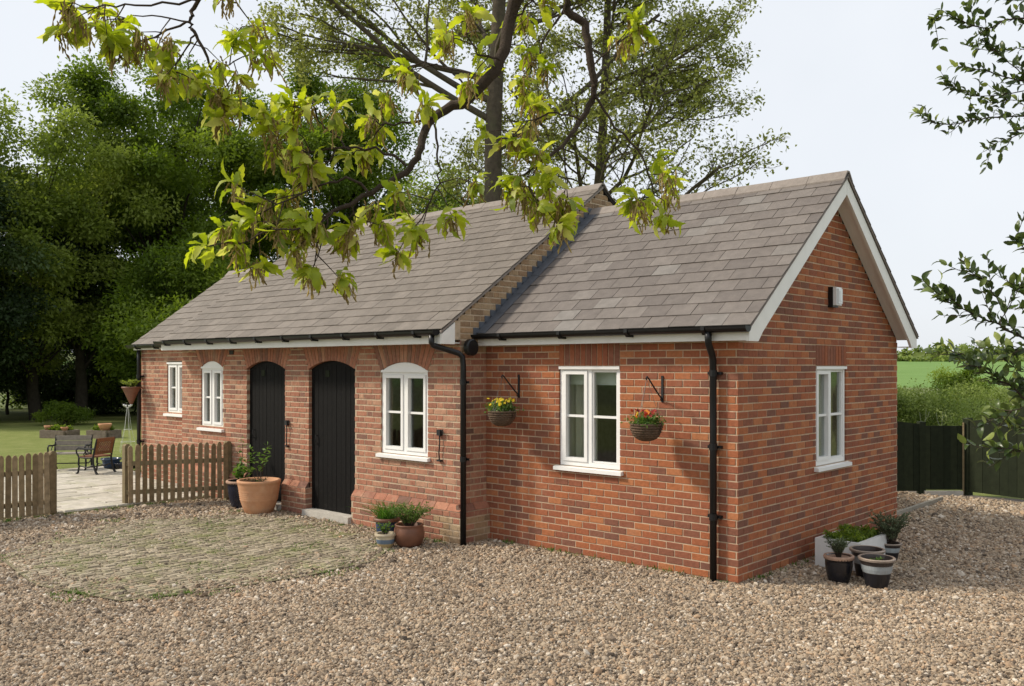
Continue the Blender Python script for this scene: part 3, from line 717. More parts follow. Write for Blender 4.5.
# ---- fascias, soffits, bargeboards, lead, gutters, downpipes
b = MB(); b.box(-3.364, .164, -.152, -.13, 2.332, 2.452); b.build('fascia', 'white_paint', HOUSE)
b = MB(); b.box(-3.364, -.0, -.129, -.009, 2.336, 2.346); b.build('soffit', 'white_paint', HOUSE)
b = MB(); b.box(-10.16, -3.372, -.762, -.740, 2.350, 2.485); b.build('fascia', 'white_paint', HOUSE)
b = MB(); b.box(-10.16, -3.372, -.739, -.449, 2.356, 2.366); b.build('soffit', 'white_paint', HOUSE)
b = MB(); b.box(-12.2, -10.172, -.293, -.272, 2.385, 2.480); b.build('fascia', 'white_paint', HOUSE)
b = MB(); b.box(-12.2, -10.08, -.271, -.199, 2.390, 2.400); b.build('soffit', 'white_paint', HOUSE)
b = MB(); b.prism(frame((-3.371, 0, 0), PY, PX), [(-.772, 2.345), (-.562, 2.345), (-.562, 2.60), (-.772, 2.46)], 0, .036); b.build('boxed_end', 'white_paint', HOUSE)
def barge(s):
    mir = (lambda y: y) if s > 0 else (lambda y: 4.26-y)
    b = MB(); Fg = frame((.165, 0, 0), PY, PX); zt = lambda y: z_ext(y)-.02
    b.prism(Fg, [(mir(-.155), 2.325), (mir(-.155), zt(-.155)), (mir(2.127), zt(2.127)), (mir(2.127), zt(2.127)-.205), (mir(.115), 2.415), (mir(.03), 2.325)], 0, .032)
    b.build('bargeboard', 'white_paint', HOUSE)
    b = MB(); b.prism(frame((.006, 0, 0), PY, PX), [(mir(.02), zt(.02)-.155), (mir(2.12), zt(2.12)-.155), (mir(2.12), zt(2.12)-.17), (mir(.02), zt(.02)-.17)], 0, .158)
    b.box(.006, .164, min(mir(-.15), mir(.02)), max(mir(-.15), mir(.02)), 2.332, 2.343); b.build('verge_soffit', 'white_paint', HOUSE)
    b = MB(); b.prism(frame((.198, 0, 0), PY, PX), [(mir(-.16), zt(-.16)+.004), (mir(2.127), zt(2.127)+.004), (mir(2.127), zt(2.127)-.012), (mir(-.16), zt(-.16)-.012)], 0, .018); b.build('undercloak', 'ridge', HOUSE)
barge(1); barge(-1)
b = MB()
for k in range(32, 60):                                              # stepped lead against the gable
    z0 = k*COURSE; y0 = (z0-2.47)/EXT_K-.17
    if y0 < -.2 or y0 > 2.15: continue
    b.fbox(F_MGAB, y0+.44-.07, y0+.44+.13, .007, .0105, z0-.02, z0+COURSE*.98)
O = Vector((-3.365, -.17, 2.47)); sl = math.hypot(2.30, 1.77); up = Vector((0, 2.30/sl, 1.77/sl)); nn = Vector((0, -up.z, up.y))
for i in range(7):
    v0, v1 = sl*i/7, sl*(i+1)/7+.03; q = lambda u, v, n: O+Vector((u,0,0))+up*v+nn*n
    b.hexa([q(0,v0,.006),q(.15,v0,.016),q(.15,v1,.012),q(0,v1,.006),q(0,v0,.024),q(.15,v0,.019),q(.15,v1,.015),q(0,v1,.022)])
b.build('lead_flashing', 'lead', HOUSE)
b = MB(); b.prism(F_MGAB, [(-.34, z_main(-.78)-.012), (2.76, z_main(2.32)-.012), (2.76, z_main(2.32)-.04), (-.34, z_main(-.78)-.04)], .009, .038); b.build('verge_mortar', 'ridge', HOUSE)

def gutter(x0, x1, y, z, brk):
    b = MB(); r = .055; n = 8; o = []
    prof = [(y-r*math.cos(math.pi*i/n), z-r*math.sin(math.pi*i/n)) for i in range(n+1)] + [(y+(r-.006)*math.cos(math.pi*i/n), z-(r-.006)*math.sin(math.pi*i/n)) for i in range(n+1)]
    b.prism(frame((x0, 0, 0), PY, PX), prof, 0, x1-x0)
    for xx in (x0-.006, x1): b.prism(frame((xx, 0, 0), PY, PX), [(y-(r+.004)*math.cos(math.pi*i/n), z+.004-(r+.004)*math.sin(math.pi*i/n)) for i in range(n+1)], 0, .006)
    g = b.build('gutter', 'black_plastic', HOUSE)
    for i in range(brk):
        xx = x0+(x1-x0)*(i+.5)/brk; q = MB()
        q.prism(frame((xx-.02, 0, 0), PY, PX), [(y+r+.02, z-.075), (y-.02, z-.075), (y-r-.006, z-.03), (y-r-.006, z+.006), (y-r-.003, z-.02), (y, z-.058), (y+r+.02, z-.04)], 0, .04); q.build('bracket', 'black_plastic', g)
gutter(-3.362, .215, -.215, 2.462, 4); gutter(-10.2, -3.375, -.825, 2.495, 10); gutter(-12.27, -10.15, -.355, 2.470, 3)
def downpipe(pts, clips, face):
    b = MB(); b.tube(pts, .034, 10)
    o = b.build('downpipe', 'black_plastic', HOUSE, smooth=True)
    x, y = pts[-1][0], pts[-1][1]
    for z in clips:
        q = MB(); q.lathe([(.034,-.03),(.041,-.03),(.041,.03),(.034,.03)], (x, y, z), 10); q.box(x-.075, x+.075, y+.02, face, z-.014, z+.014); q.build('pipe_clip', 'black_plastic', o)
downpipe([(-.20,-.215,2.43),(-.20,-.215,2.34),(-.205,-.20,2.30),(-.23,-.09,2.20),(-.235,-.065,2.15),(-.235,-.06,1.5),(-.235,-.06,-.02)], (2.02, 1.3, .62), -.004)
downpipe([(-3.45,-.825,2.45),(-3.45,-.825,2.36),(-3.445,-.81,2.33),(-3.31,-.53,2.24),(-3.29,-.485,2.2),(-3.285,-.475,2.1),(-3.285,-.475,-.02)], (1.9, 1.0), -.45)
downpipe([(-12.05,-.262,2.40),(-12.05,-.262,2.2),(-12.05,-.262,-.02)], (1.9, .7), -.194)

# ---- windows
def window(F, u0, u1, z0, z1, rise=0., glassback='plain', left_sash=True, label=None):
    n0, n1 = -.088, -.016; fw = .05; b = MB(); w = u1-u0; mid = (u0+u1)/2
    if glassback != 'plain': mid += .0
    zt = z1
    b.fbox(F, u0+.006, u0+fw, n0, n1, z0, zt); b.fbox(F, u1-fw, u1-.006, n0, n1, z0, zt)
    b.fbox(F, u0+fw, u1-fw, n0, n1, z0, z0+fw); b.fbox(F, u0+fw, u1-fw, n0, n1, zt-fw, zt)
    b.fbox(F, mid-.027, mid+.027, n0+.001, n1-.001, z0+fw, zt-fw)
    root = b.build('window', 'window_white', HOUSE, label=label)
    if rise:
        uc, zc, Rr, a = seg_arch(u0, u1, z1, rise); h = MB()
        h.prism(F, [(u0+.004, z1+.001)] + [(uc+(Rr-.003)*math.sin(-a+2*a*i/12), zc+(Rr-.003)*math.cos(-a+2*a*i/12)) for i in range(13)] + [(u1-.004, z1+.001)], n0, n1+.008); h.build('arched_head', 'window_white', root)
        h = MB(); h.fbox(F, u0-.0, u1+.0, n1, n1+.022, z1-.02, z1+.012); h.build('drip_mould', 'window_white', root)
    else:
        h = MB(); h.fbox(F, u0+.003, u1-.003, n1, n1+.03, z1-.035, z1-.004); h.build('drip_mould', 'window_white', root)
    s = MB(); s.hexa([F(u0-.045,-.1,z0-.055),F(u1+.045,-.1,z0-.055),F(u1+.045,.055,z0-.055),F(u0-.045,.055,z0-.055),F(u0-.045,-.1,z0+.004),F(u1+.045,-.1,z0+.004),F(u1+.045,.055,z0-.016),F(u0-.045,.055,z0-.016)])
    s.build('sill', 'window_white', root)
    for side, (a, e) in enumerate(((u0+fw, mid-.027), (mid+.027, u1-fw))):
        sf = .042 if (side == 0 or left_sash == 'both') else .018
        c = MB(); nn0, nn1 = n0+.012, n1+(.012 if sf > .03 else -.012); zb, zc_ = z0+fw, zt-fw
        c.fbox(F, a+.002, a+sf, nn0, nn1, zb+.002, zc_-.002); c.fbox(F, e-sf, e-.002, nn0, nn1, zb+.002, zc_-.002)
        c.fbox(F, a+sf, e-sf, nn0, nn1, zb+.002, zb+sf); c.fbox(F, a+sf, e-sf, nn0, nn1, zc_-sf, zc_-.002); c.build('casement', 'window_white', root)
        zm = (zb+zc_)/2; g = MB(); g.fbox(F, a+sf, e-sf, n0+.02, n1-.012, zm-.013, zm+.013); g.build('glazing_bar', 'window_white', root)
        for p0, p1 in ((zb+sf-.004, zm-.009), (zm+.009, zc_-sf+.004)):
            g = MB(); tl = R.uniform(-.0015, .0015); g.hexa([F(a+sf-.004,-.057,p0),F(e-sf+.004,-.057+tl,p0),F(e-sf+.004,-.052+tl,p0),F(a+sf-.004,-.052,p0),F(a+sf-.004,-.057+tl,p1),F(e-sf+.004,-.057,p1),F(e-sf+.004,-.052,p1),F(a+sf-.004,-.052+tl,p1)]); g.build('pane', 'glass', root)
    return root
wE = window(F_EXT, EW[0], EW[1], EW[2], EW[3], label='white casement window between the hanging baskets')
wG = window(F_GAB, GW[0], GW[1], GW[2], GW[3], label='white casement window in the gable end')
wR = window(F_MAIN, *WINS[0], left_sash='both', label='arched white window beside the near plank door')
wL = window(F_MAIN, *WINS[1], left_sash='both', label='narrower arched white window beyond the plank doors')
wF = window(F_LEFT, LW[0], LW[1], LW[2], LW[3], left_sash='both', label='small white window at the far end')
def drape(F, u0, u1, z0, z1, n, parent, name='curtain', m='curtain', waves=5, amp=.02):
    b = MB(); k = waves*8
    vs = []
    for i in range(k+1):
        u = u0+(u1-u0)*i/k; d = n+amp*math.sin(i/8*2*math.pi); vs += [F(u, d, z0), F(u, d, z1), F(u, d-.004, z0), F(u, d-.004, z1)]
    b.add(vs, [(4*i, 4*i+4, 4*i+5, 4*i+1) for i in range(k)] + [(4*i+2, 4*i+3, 4*i+7, 4*i+6) for i in range(k)]); return b.build(name, m, parent, smooth=True)
drape(F_EXT, EW[0]-.05, EW[0]+.37, .9, 2.12, -.22, wE, waves=4); drape(F_EXT, EW[0]+.02, EW[1]-.02, EW[3]-.21, EW[3]+.02, -.16, wE, 'blind', 'blind', 1, .002)
drape(F_GAB, GW[0]-.05, GW[0]+.22, .9, 2.12, -.22, wG, waves=3); drape(F_GAB, GW[1]-.30, GW[1]+.05, .9, 2.12, -.22, wG, waves=3)
drape(F_LEFT, LW[0], LW[0]+.3, 1.2, 2.15, -.22, wF, waves=3)
drape(F_MAIN, WINS[1][0], WINS[1][0]+.2, 1.05, 2.1, -.22, wL, waves=2)

# ---- plank doors under segmental arches
for i, (u0, u1, zb, zs, rise) in enumerate(DOORS):
    uc, zc, Rr, a = seg_arch(u0, u1, zs, rise); top = lambda u: zc+math.sqrt(Rr*Rr-(u-uc)**2)-.004
    fr = MB(); fr.fbox(F_MAIN, u0+.004, u0+.055, -.15, -.045, .09, zs-.003); fr.fbox(F_MAIN, u1-.055, u1-.004, -.15, -.045, .09, zs-.003)
    fr.prism(F_MAIN, [(u0+.004, zs-.003)] + [(uc+(Rr-.003)*math.sin(-a+2*a*k/12), zc+(Rr-.003)*math.cos(-a+2*a*k/12)) for k in range(13)] + [(u1-.004, zs-.003)] + [(uc+(Rr-.055)*math.sin(a-2*a*k/12), zc+(Rr-.055)*math.cos(a-2*a*k/12)) for k in range(13)], -.15, -.046)
    fr.fbox(F_MAIN, u0+.05, u1-.05, -.145, -.127, .09, zs+.02)
    root = fr.build('door', 'door_black', HOUSE, label=('black plank door beside the arched window' if i == 0 else 'black plank door behind the big terracotta pot'))
    n = 9; w = (u1-u0-.11)/n
    for k in range(n):
        p0 = u0+.055+k*w+.003; p1 = p0+w-.006; q = MB(); dn = -.050+R.uniform(-.002, .002)
        q.prism(F_MAIN, [(p0, .10), (p1, .10), (p1, top(p1)-.05), ((p0+p1)/2, top((p0+p1)/2)-.05), (p0, top(p0)-.05)], -.125, dn); q.build('plank', 'door_black', root)
    pl = MB(); pl.fbox(F_MAIN, u0+.33, u0+.42, -.049, -.042, 1.94, 2.03); pl.build('plaque', 'fence_dark', root)
    hd = MB(); hd.tube([F_MAIN(u0+.13,-.05,1.0),F_MAIN(u0+.13,-.02,1.0),F_MAIN(u0+.13,-.012,1.06),F_MAIN(u0+.13,-.02,1.12),F_MAIN(u0+.13,-.05,1.12)], .007, 6); hd.build('handle', 'black_iron', root)
    st = MB(); st.fbox(F_MAIN, u0-.0, u1+.0, -.25, .12, -.06, .088); st.build('doorstep', 'stone_step', HOUSE)

# ---- small fittings fixed to the walls
def door_stay(u, z):
    b = MB(); b.fbox(F_MAIN, u-.03, u+.03, .0, .05, z-.035, z+.035); b.tube([F_MAIN(u,.03,z-.02),F_MAIN(u+.012,.035,z-.12),F_MAIN(u-.008,.03,z-.24),F_MAIN(u,.03,z-.33)], .008, 6)
    b.fbox(F_MAIN, u-.035, u+.03, .004, .045, z-.345, z-.325); b.tube([F_MAIN(u+.02,.03,z+.02),F_MAIN(u+.07,.05,z+.035),F_MAIN(u+.08,.05,z-.01)], .007, 6); b.build('door_stay', 'black_iron', HOUSE)
door_stay(mx(-3.70), 1.29); door_stay(mx(-6.93), 1.27)
b = MB(); b.fbox(F_MAIN, mx(-8.53), mx(-8.42), -.01, .02, 2.27, 2.335); b.build('vent', 'black_iron', HOUSE)
b = MB(); b.tube([(-3.36,-.355,2.31),(-3.31,-.355,2.31)], .04, 10); b.tube([(-3.315,-.355,2.31),(-3.30,-.355,2.31),(-3.25,-.355,2.31),(-3.235,-.355,2.31)], [.09,.10,.10,.085], 20); b.build('wall_lamp', 'black_plastic', HOUSE, smooth=False)
b = MB(); b.box(.004, .06, 2.07, 2.225, 2.755, 2.985); lamp = b.build('bulkhead_light', 'black_plastic', HOUSE)
b = MB()
for s0, x0, x1 in ((0., .06, .10), (.018, .10, .118), (.045, .118, .125)): b.box(x0+.0005, x1, 2.075+s0, 2.22-s0, 2.775+s0, 2.98-s0)
b.build('diffuser', 'light_lens', lamp)
def basket_bracket(x):
    b = MB(); b.box(x-.012, x+.012, -.016, -.004, 1.72, 1.99)
    b.tube([(x,-.012,1.75),(x,-.08,1.80),(x,-.17,1.88),(x,-.26,1.965),(x,-.29,1.985),(x,-.305,1.97),(x,-.295,1.95)], .008, 6)
    b.tube([(x,-.012,1.74),(x,-.03,1.735),(x,-.045,1.75),(x,-.035,1.77)], .006, 6); b.build('basket_bracket', 'black_iron', HOUSE)
basket_bracket(-2.83); basket_bracket(-.85)

# ------------------------------------------------------------------ fences and gate
def picket_fence(label, x, y0, y1, h, post_at, dx=0., wide_from=None):
    root = thing('picket_fence', label, 'fence', (x, (y0+y1)/2, 0))
    sh = {}
    def picket(hh, w):
        key = (round(hh, 2), w)
        if key not in sh:
            b = MB(); fr = frame((0, 0, 0), PY, PX); b.prism(fr, [(-w/2, .035), (w/2, .035), (w/2, hh-.04), (w*.33, hh-.014), (0, hh), (-w*.33, hh-.014), (-w/2, hh-.04)], -.009, .009)
            me = bpy.data.meshes.new('picket'); me.from_pydata(b.v, [], b.f); me.materials.append(M['picket']); sh[key] = me
        return sh[key]
    y = y0; k = 0
    while y <= y1+.001:
        t = (y-y0)/(y1-y0); o = link('picket', picket(h+R.choice((-.01, 0, .01)), .069), root); o.location = (x+.03+dx*t, y, .01); o.rotation_euler = (R.uniform(-.012, .012), R.uniform(-.01, .01), R.uniform(-.05, .05)); o['tint'] = R.random()
        y += .0875 if (wide_from is None or y < wide_from) else .078; k += 1
    for z in (.2, .63):
        b = MB(); b.bar((x-.005, y0-.05, z), (x-.005+dx, y1+.05, z), .035, .065); b.build('rail', 'post', root)
    for py in post_at:
        b = MB(); t = (py-y0)/(y1-y0); px = x-.06+dx*t
        b.box(px-.045, px+.045, py-.045, py+.045, -.06, h-.01); b.prism(frame((px-.045, py, h-.01), PY, PX), [(-.045, 0), (.045, 0), (.02, .03), (-.02, .03)], 0, .09); b.build('post', 'post', root)
    return root
picket_fence('picket fence panel running from the house wall to the patio opening', -9.08, -1.78, -.52, .90, (-1.80, -.50), .62)
picket_fence('picket fence panel at the left edge beyond the patio opening', -8.98, -5.6, -2.92, .88, (-2.90, -5.5), .0, wide_from=-3.3)

def board_fence(name, label, cat, p0, p1, tops, posts=(), z0=.05, bw=.14):
    """upright close boards from p0 to p1; tops(t) gives the height"""
    p0 = Vector((*p0, 0)); p1 = Vector((*p1, 0)); d = (p1-p0); L = d.length; d = d/L; n = Vector((d.y, -d.x, 0))
    root = thing(name, label, cat, (p0+p1)/2); k = max(1, round(L/bw)); w = L/k; Fr = frame(p0, d, n)
    for i in range(k):
        b = MB(); a, e = i*w+.002, (i+1)*w-.002; off = R.uniform(0, .004) + (.006 if i % 2 else 0)
        b.prism(Fr, [(a, z0), (e, z0), (e, tops((i+1)/k)), (a, tops(i/k))], -.01+off, .012+off, R.random()); b.build('board', 'fence_dark', root)
    for z in (.3, min(tops(0), tops(1))-.2):
        b = MB(); b.fbox(Fr, 0, L, -.06, -.012, z, z+.09); b.build('rail', 'fence_dark', root)
    for t in posts:
        b = MB(); b.fbox(Fr, t*L-.05, t*L+.05, -.09, -.0125 if 0 < t < 1 else .03, -.06, tops(t)+.04); b.build('post', 'fence_dark', root)
    return root
def sweep(a, b, pw=1.6): return lambda t: a+(b-a)*t**pw
board_fence('board_fence', 'dark boarded fence with sloping top between gable and gate', 'fence', (-1.62, 6.72), (-.735, 7.50), lambda t: 1.33-.19*t**.7, (1.0,))
board_fence('garden_gate', 'dark boarded garden gate in front of the green field', 'gate', (-.715, 7.515), (-.235, 7.955), lambda t: 1.115, (), .07, .11)
board_fence('board_fence', 'dark boarded fence with curved rising top right of the gate', 'fence', (-.19, 7.97), (1.95, 7.30), lambda t: 1.20+.52*min(1, t*1.6)**1.7, (0., .45, 1.0))
gp = MB(); gp.box(-.238, -.213, 7.91, 7.935, -.05, 1.17); gp_ = gp.build('post', 'post', bpy.data.objects['garden_gate'])
b = MB(); b.hexa([(-.64,7.42,-.05),(-.20,7.83,-.05),(-.27,7.91,-.05),(-.71,7.50,-.05),(-.64,7.42,.06),(-.20,7.83,.06),(-.27,7.91,.06),(-.71,7.50,.06)]); tag(b.build('gate_step', 'stone_step'), 'pale stone step under the dark garden gate', 'step')
b = MB(); b.bar((-.28, 4.4, .02), (-.28, 7.0, .02), .05, .07); tag(b.build('edging_strip', 'concrete'), 'low edging strip in the gravel behind the gable corner', 'edging')

# ------------------------------------------------------------------ plants in pots
def soil_disc(root, c, r, z):
    b = MB(); b.lathe([(.001, .012), (r*.6, .008), (r, 0.)], (c[0], c[1], z), 20); b.build('soil', 'soil', root, smooth=True)
def pot(root, c, prof, m, name='pot', tints=None, sides=32):
    b = MB(); b.lathe(prof, c, sides, tints=tints); return b.build(name, m, root, smooth=False if tints else True)
def bowlprof(r0, r1, h, belly=.06, lip=.025, lh=.035, th=.02):
    out = [(.001, 0.)]; n = 8
    for i in range(n+1):
        t = i/n; out.append((r0+(r1-r0)*t+belly*math.sin(math.pi*t*.9), (h-lh)*t))
    out += [(r1+lip, h-lh), (r1+lip+.004, h-lh*.5), (r1+lip, h), (r1-th+lip*.3, h), (r1-th, h-lh), (r1-th-.01, h-.10), (.001, h-.10)]
    return out
def leafy(root, c, h, spread, n_stem, per, L, m, upright=.5, seed=0, stemr=.004, name='foliage'):
    """stems with leaves along them"""
    g = np.random.default_rng(seed); paths = []; P = []; D = []
    for s in range(n_stem):
        a = g.uniform(0, 6.28); tip = np.array([math.cos(a), math.sin(a), 0])*spread*g.uniform(.25, 1) + np.array([0, 0, h*g.uniform(.55, 1)])
        base = np.array(c) + np.array([math.cos(a), math.sin(a), 0])*spread*.15*g.random(); t = np.linspace(0, 1, 6)[:, None]
        pts = base + tip*t*np.array([1, 1, 1]) + np.array([0, 0, 1])*(h*.18*np.sin(t*math.pi)) + g.normal(0, h*.015, (6, 3)); paths.append((pts, np.linspace(stemr, stemr*.4, 6)))
        for i in range(per):
            u = g.uniform(.2, 1.02); k = min(4, int(u*5)); q = pts[k]+(pts[k+1]-pts[k])*(u*5-k); az = g.uniform(0, 6.28)
            P.append(q); D.append(unit(np.array([math.cos(az), math.sin(az), g.normal(.15+upright, .35)])))
    V, F = tubes_np(paths, 4); np_mesh('stems', V, F, 'twig', root)
    P = np.array(P); D = np.array(D); n = len(P)
    V, F = leaf_quads(P, D, unit(g.normal(0, .5, (n, 3))+np.array([0, 0, 1])), L*g.uniform(.6, 1.25, n), L*.45*g.uniform(.7, 1.2, n)); np_mesh(name, V, F, m, root, tint=g.random(n))
def grassy(root, c, r, h, n, m='blade', seed=0, lean=.35, wd=.009):
    g = np.random.default_rng(seed); V_, F_ = [], []; o = 0
    for i in range(n):
        a = g.uniform(0, 6.28); q = np.array(c)+np.array([math.cos(a), math.sin(a), 0])*r*math.sqrt(g.random()); dr = np.array([g.normal(0, lean), g.normal(0, lean), 1.]); hh = h*g.uniform(.55, 1.1)
        out = np.array([dr[0], dr[1], 0]); sd = unit(np.cross(dr, g.normal(0, 1, 3))) * wd*.5
        for k in range(4):
            t = k/3; cpt = q+dr*hh*t+out*hh*.5*t*t-np.array([0, 0, 1])*hh*.22*t*t; w = sd*(1-t*.85); V_ += [cpt-w, cpt+w]
        for k in range(3): F_.append((o+2*k, o+2*k+1, o+2*k+3, o+2*k+2))
        o += 8
    np_mesh('foliage', V_, F_, m, root, tint=np.repeat(g.random(n), 3))

# the big ribbed terracotta pot and its neighbour by the far door
c = (-7.03, -.86, -.004); t = thing('potted_plant', 'big pale terracotta pot with a leafy young shrub by the doors', 'plant pot', c)
pr = [(.001, 0), (.17, 0), (.19, .01), (.225, .10), (.252, .18)]
for i in range(5): pr += [(.258+i*.004, .20+i*.028), (.264+i*.004, .212+i*.028), (.262+i*.004, .224+i*.028)]
pr += [(.283, .36), (.292, .41), (.297, .44), (.304, .448), (.304, .478), (.292, .485), (.262, .48), (.255, .42), (.001, .42)]
pot(t, c, pr, 'terracotta', sides=40); soil_disc(t, c, .254, c[2]+.43); leafy(t, (c[0]+.02, c[1], c[2]+.43), .60, .30, 8, 11, .085, 'leaf_pot', .1, 3); leafy(t, (c[0], c[1], c[2]+.43), .07, .20, 14, 7, .035, 'leaf_dark', .2, 4)
c = (-7.72, -.72, -.004); t = thing('potted_plant', 'dark blue glazed pot with broad leaves behind the terracotta pot', 'plant pot', c)
pot(t, c, bowlprof(.14, .20, .40, .02), 'glaze_navy'); b = MB(); b.lathe([(.2255,.366),(.231,.382),(.226,.402),(.20,.402)], c, 28); b.build('rim', 'clay_rim', t, smooth=True)
soil_disc(t, c, .18, c[2]+.34); leafy(t, (c[0], c[1], c[2]+.32), .30, .24, 9, 9, .12, 'leaf_pot', .4, 5); leafy(t, (c[0]-.02, c[1]+.02, c[2]+.32), .80, .12, 2, 9, .09, 'leaf_pot', .0, 6)
# three pots by the plinth
c = (-4.13, -.92, -.004); t = thing('potted_plant', 'blue glazed pot of tall spiky green leaves by the plinth', 'plant pot', c)
pot(t, c, bowlprof(.095, .135, .28, .012), 'glaze_blue'); b = MB(); b.lathe([(.1605,.246),(.167,.262),(.162,.284),(.135,.284)], c, 28); b.build('rim', 'terracotta_dark', t, smooth=True)
soil_disc(t, c, .115, c[2]+.22); grassy(t, (c[0], c[1], c[2]+.22), .09, .33, 260, 'blade', 7, .33, .011)
c = (-3.86, -1.17, -.004); t = thing('potted_plant', 'small cream pot with a blue band, front of the three by the plinth', 'plant pot', c)
pr = bowlprof(.075, .105, .165, .012, .018, .03, .015); tn = [.2]*3 + [.2]*1 + [.6]*3 + [.85]*3 + [.9]*4 + [.9]*9
pot(t, c, pr, 'glaze_cream', tints=tn[:len(pr)-1]); soil_disc(t, c, .09, c[2]+.12); leafy(t, (c[0], c[1], c[2]+.12), .16, .09, 26, 12, .03, 'leaf_pot', .5, 8, .002)
c = (-3.72, -.93, -.004); t = thing('potted_plant', 'dark brown round pot of feathery green herbs by the plinth', 'plant pot', c)
pot(t, c, [(.001,0),(.12,0),(.15,.03),(.175,.10),(.18,.16),(.17,.21),(.16,.235),(.168,.245),(.165,.255),(.145,.255),(.14,.2),(.001,.2)], 'terracotta_dark'); soil_disc(t, c, .138, c[2]+.205); leafy(t, (c[0], c[1], c[2]+.2),   .28, .27, 95, 30, .026, 'leaf_pot', .5, 9, .002)
# the group in the shade of the gable
def trough():
    x0, x1, y0, y1, h, th = .20, .68, 1.28, 2.08, .285, .045; t = thing('sink_planter', 'white butler sink planted with low greenery against the gable', 'planter', ((x0+x1)/2, (y0+y1)/2, 0))
    b = MB(); z0 = -.01
    b.box(x0, x1, y0, y0+th, z0, h); b.box(x0, x1, y1-th, y1, z0, h); b.box(x0, x0+th, y0+th, y1-th, z0, h); b.box(x1-th, x1, y0+th, y1-th, z0, h); b.box(x0+th, x1-th, y0+th, y1-th, z0, z0+.06)
    b.build('sink', 'sink_white', t); b = MB(); b.box(x0+th+.002, x1-th-.002, y0+th+.002, y1-th-.002, .08, h-.05); b.build('soil', 'soil', t)
    g = np.random.default_rng(3); n = 1900; P = np.c_[g.uniform(x0+.06, x1-.06, n), g.uniform(y0+.06, y1-.06, n), h-.06+g.random(n)**.7*.09]; P[:, 2] += .035*np.sin(P[:, 0]*17)*np.sin(P[:, 1]*13)
    V, F = leaf_quads(P, unit(g.normal(0, 1, (n, 3))+np.array([0, 0, .7])), unit(g.normal(0, .5, (n, 3))+np.array([0, 0, 1])), .045*g.uniform(.5, 1.3, n), .024*g.uniform(.6, 1.3, n)); np_mesh('foliage', V, F, 'leaf_mid', t, tint=g.random(n))
trough()
c = (.67, .76, -.004); t = thing('potted_plant', 'glossy black pot with grey green shrub before the white sink', 'plant pot', c)
pot(t, c, bowlprof(.095, .125, .25, .012, .015, .03), 'glaze_black'); b = MB(); b.lathe([(.141,.222),(.146,.24),(.141,.254),(.12,.256),(.112,.24),(.001,.236)], c, 28); b.build('rim', 'clay_rim', t, smooth=True)
leafy(t, (c[0], c[1], c[2]+.23), .19, .13, 54, 40, .021, 'leaf_rosemary', .4, 12, .003)
def banded(c, label, s, plant=None, seed=0):
    t = thing('potted_plant', label, 'plant pot', c); pr = [(.001,0),(.085*s,0),(.092*s,.02*s),(.108*s,.09*s),(.113*s,.12*s),(.115*s,.125*s),(.123*s,.155*s),(.126*s,.185*s),(.128*s,.19*s),(.136*s,.215*s),(.142*s,.225*s),(.150*s,.228*s),(.152*s,.244*s),(.146*s,.25*s),(.128*s,.248*s),(.12*s,.2*s),(.001,.2*s)]
    tn = [0,0,0,0,.2,.62,.62,.62,.12,.12,.12,.8,.92,.92,.2,.15]; pot(t, c, pr, 'glaze_banded', tints=tn); soil_disc(t, c, .122*s, c[2]+.205*s)
    if plant: plant(t, (c[0], c[1], c[2]+.2*s))
    return t
banded((1.02, .80, -.004), 'grey banded pot with bare soil, nearest of the gable group', 1.12, lambda t, c: leafy(t, c, .05, .08, 8, 6, .03, 'leaf_pot', .5, 14, .002))
banded((.80, 1.14, -.004), 'brown rimmed pot half hidden behind the banded pot', 1.12)
banded((.70, 2.05, -.004), 'small banded pot with bushy rosemary at the gable base', .78, lambda t, c: leafy(t, c, .36, .22, 80, 46, .024, 'leaf_rosemary', .7, 15, .003))
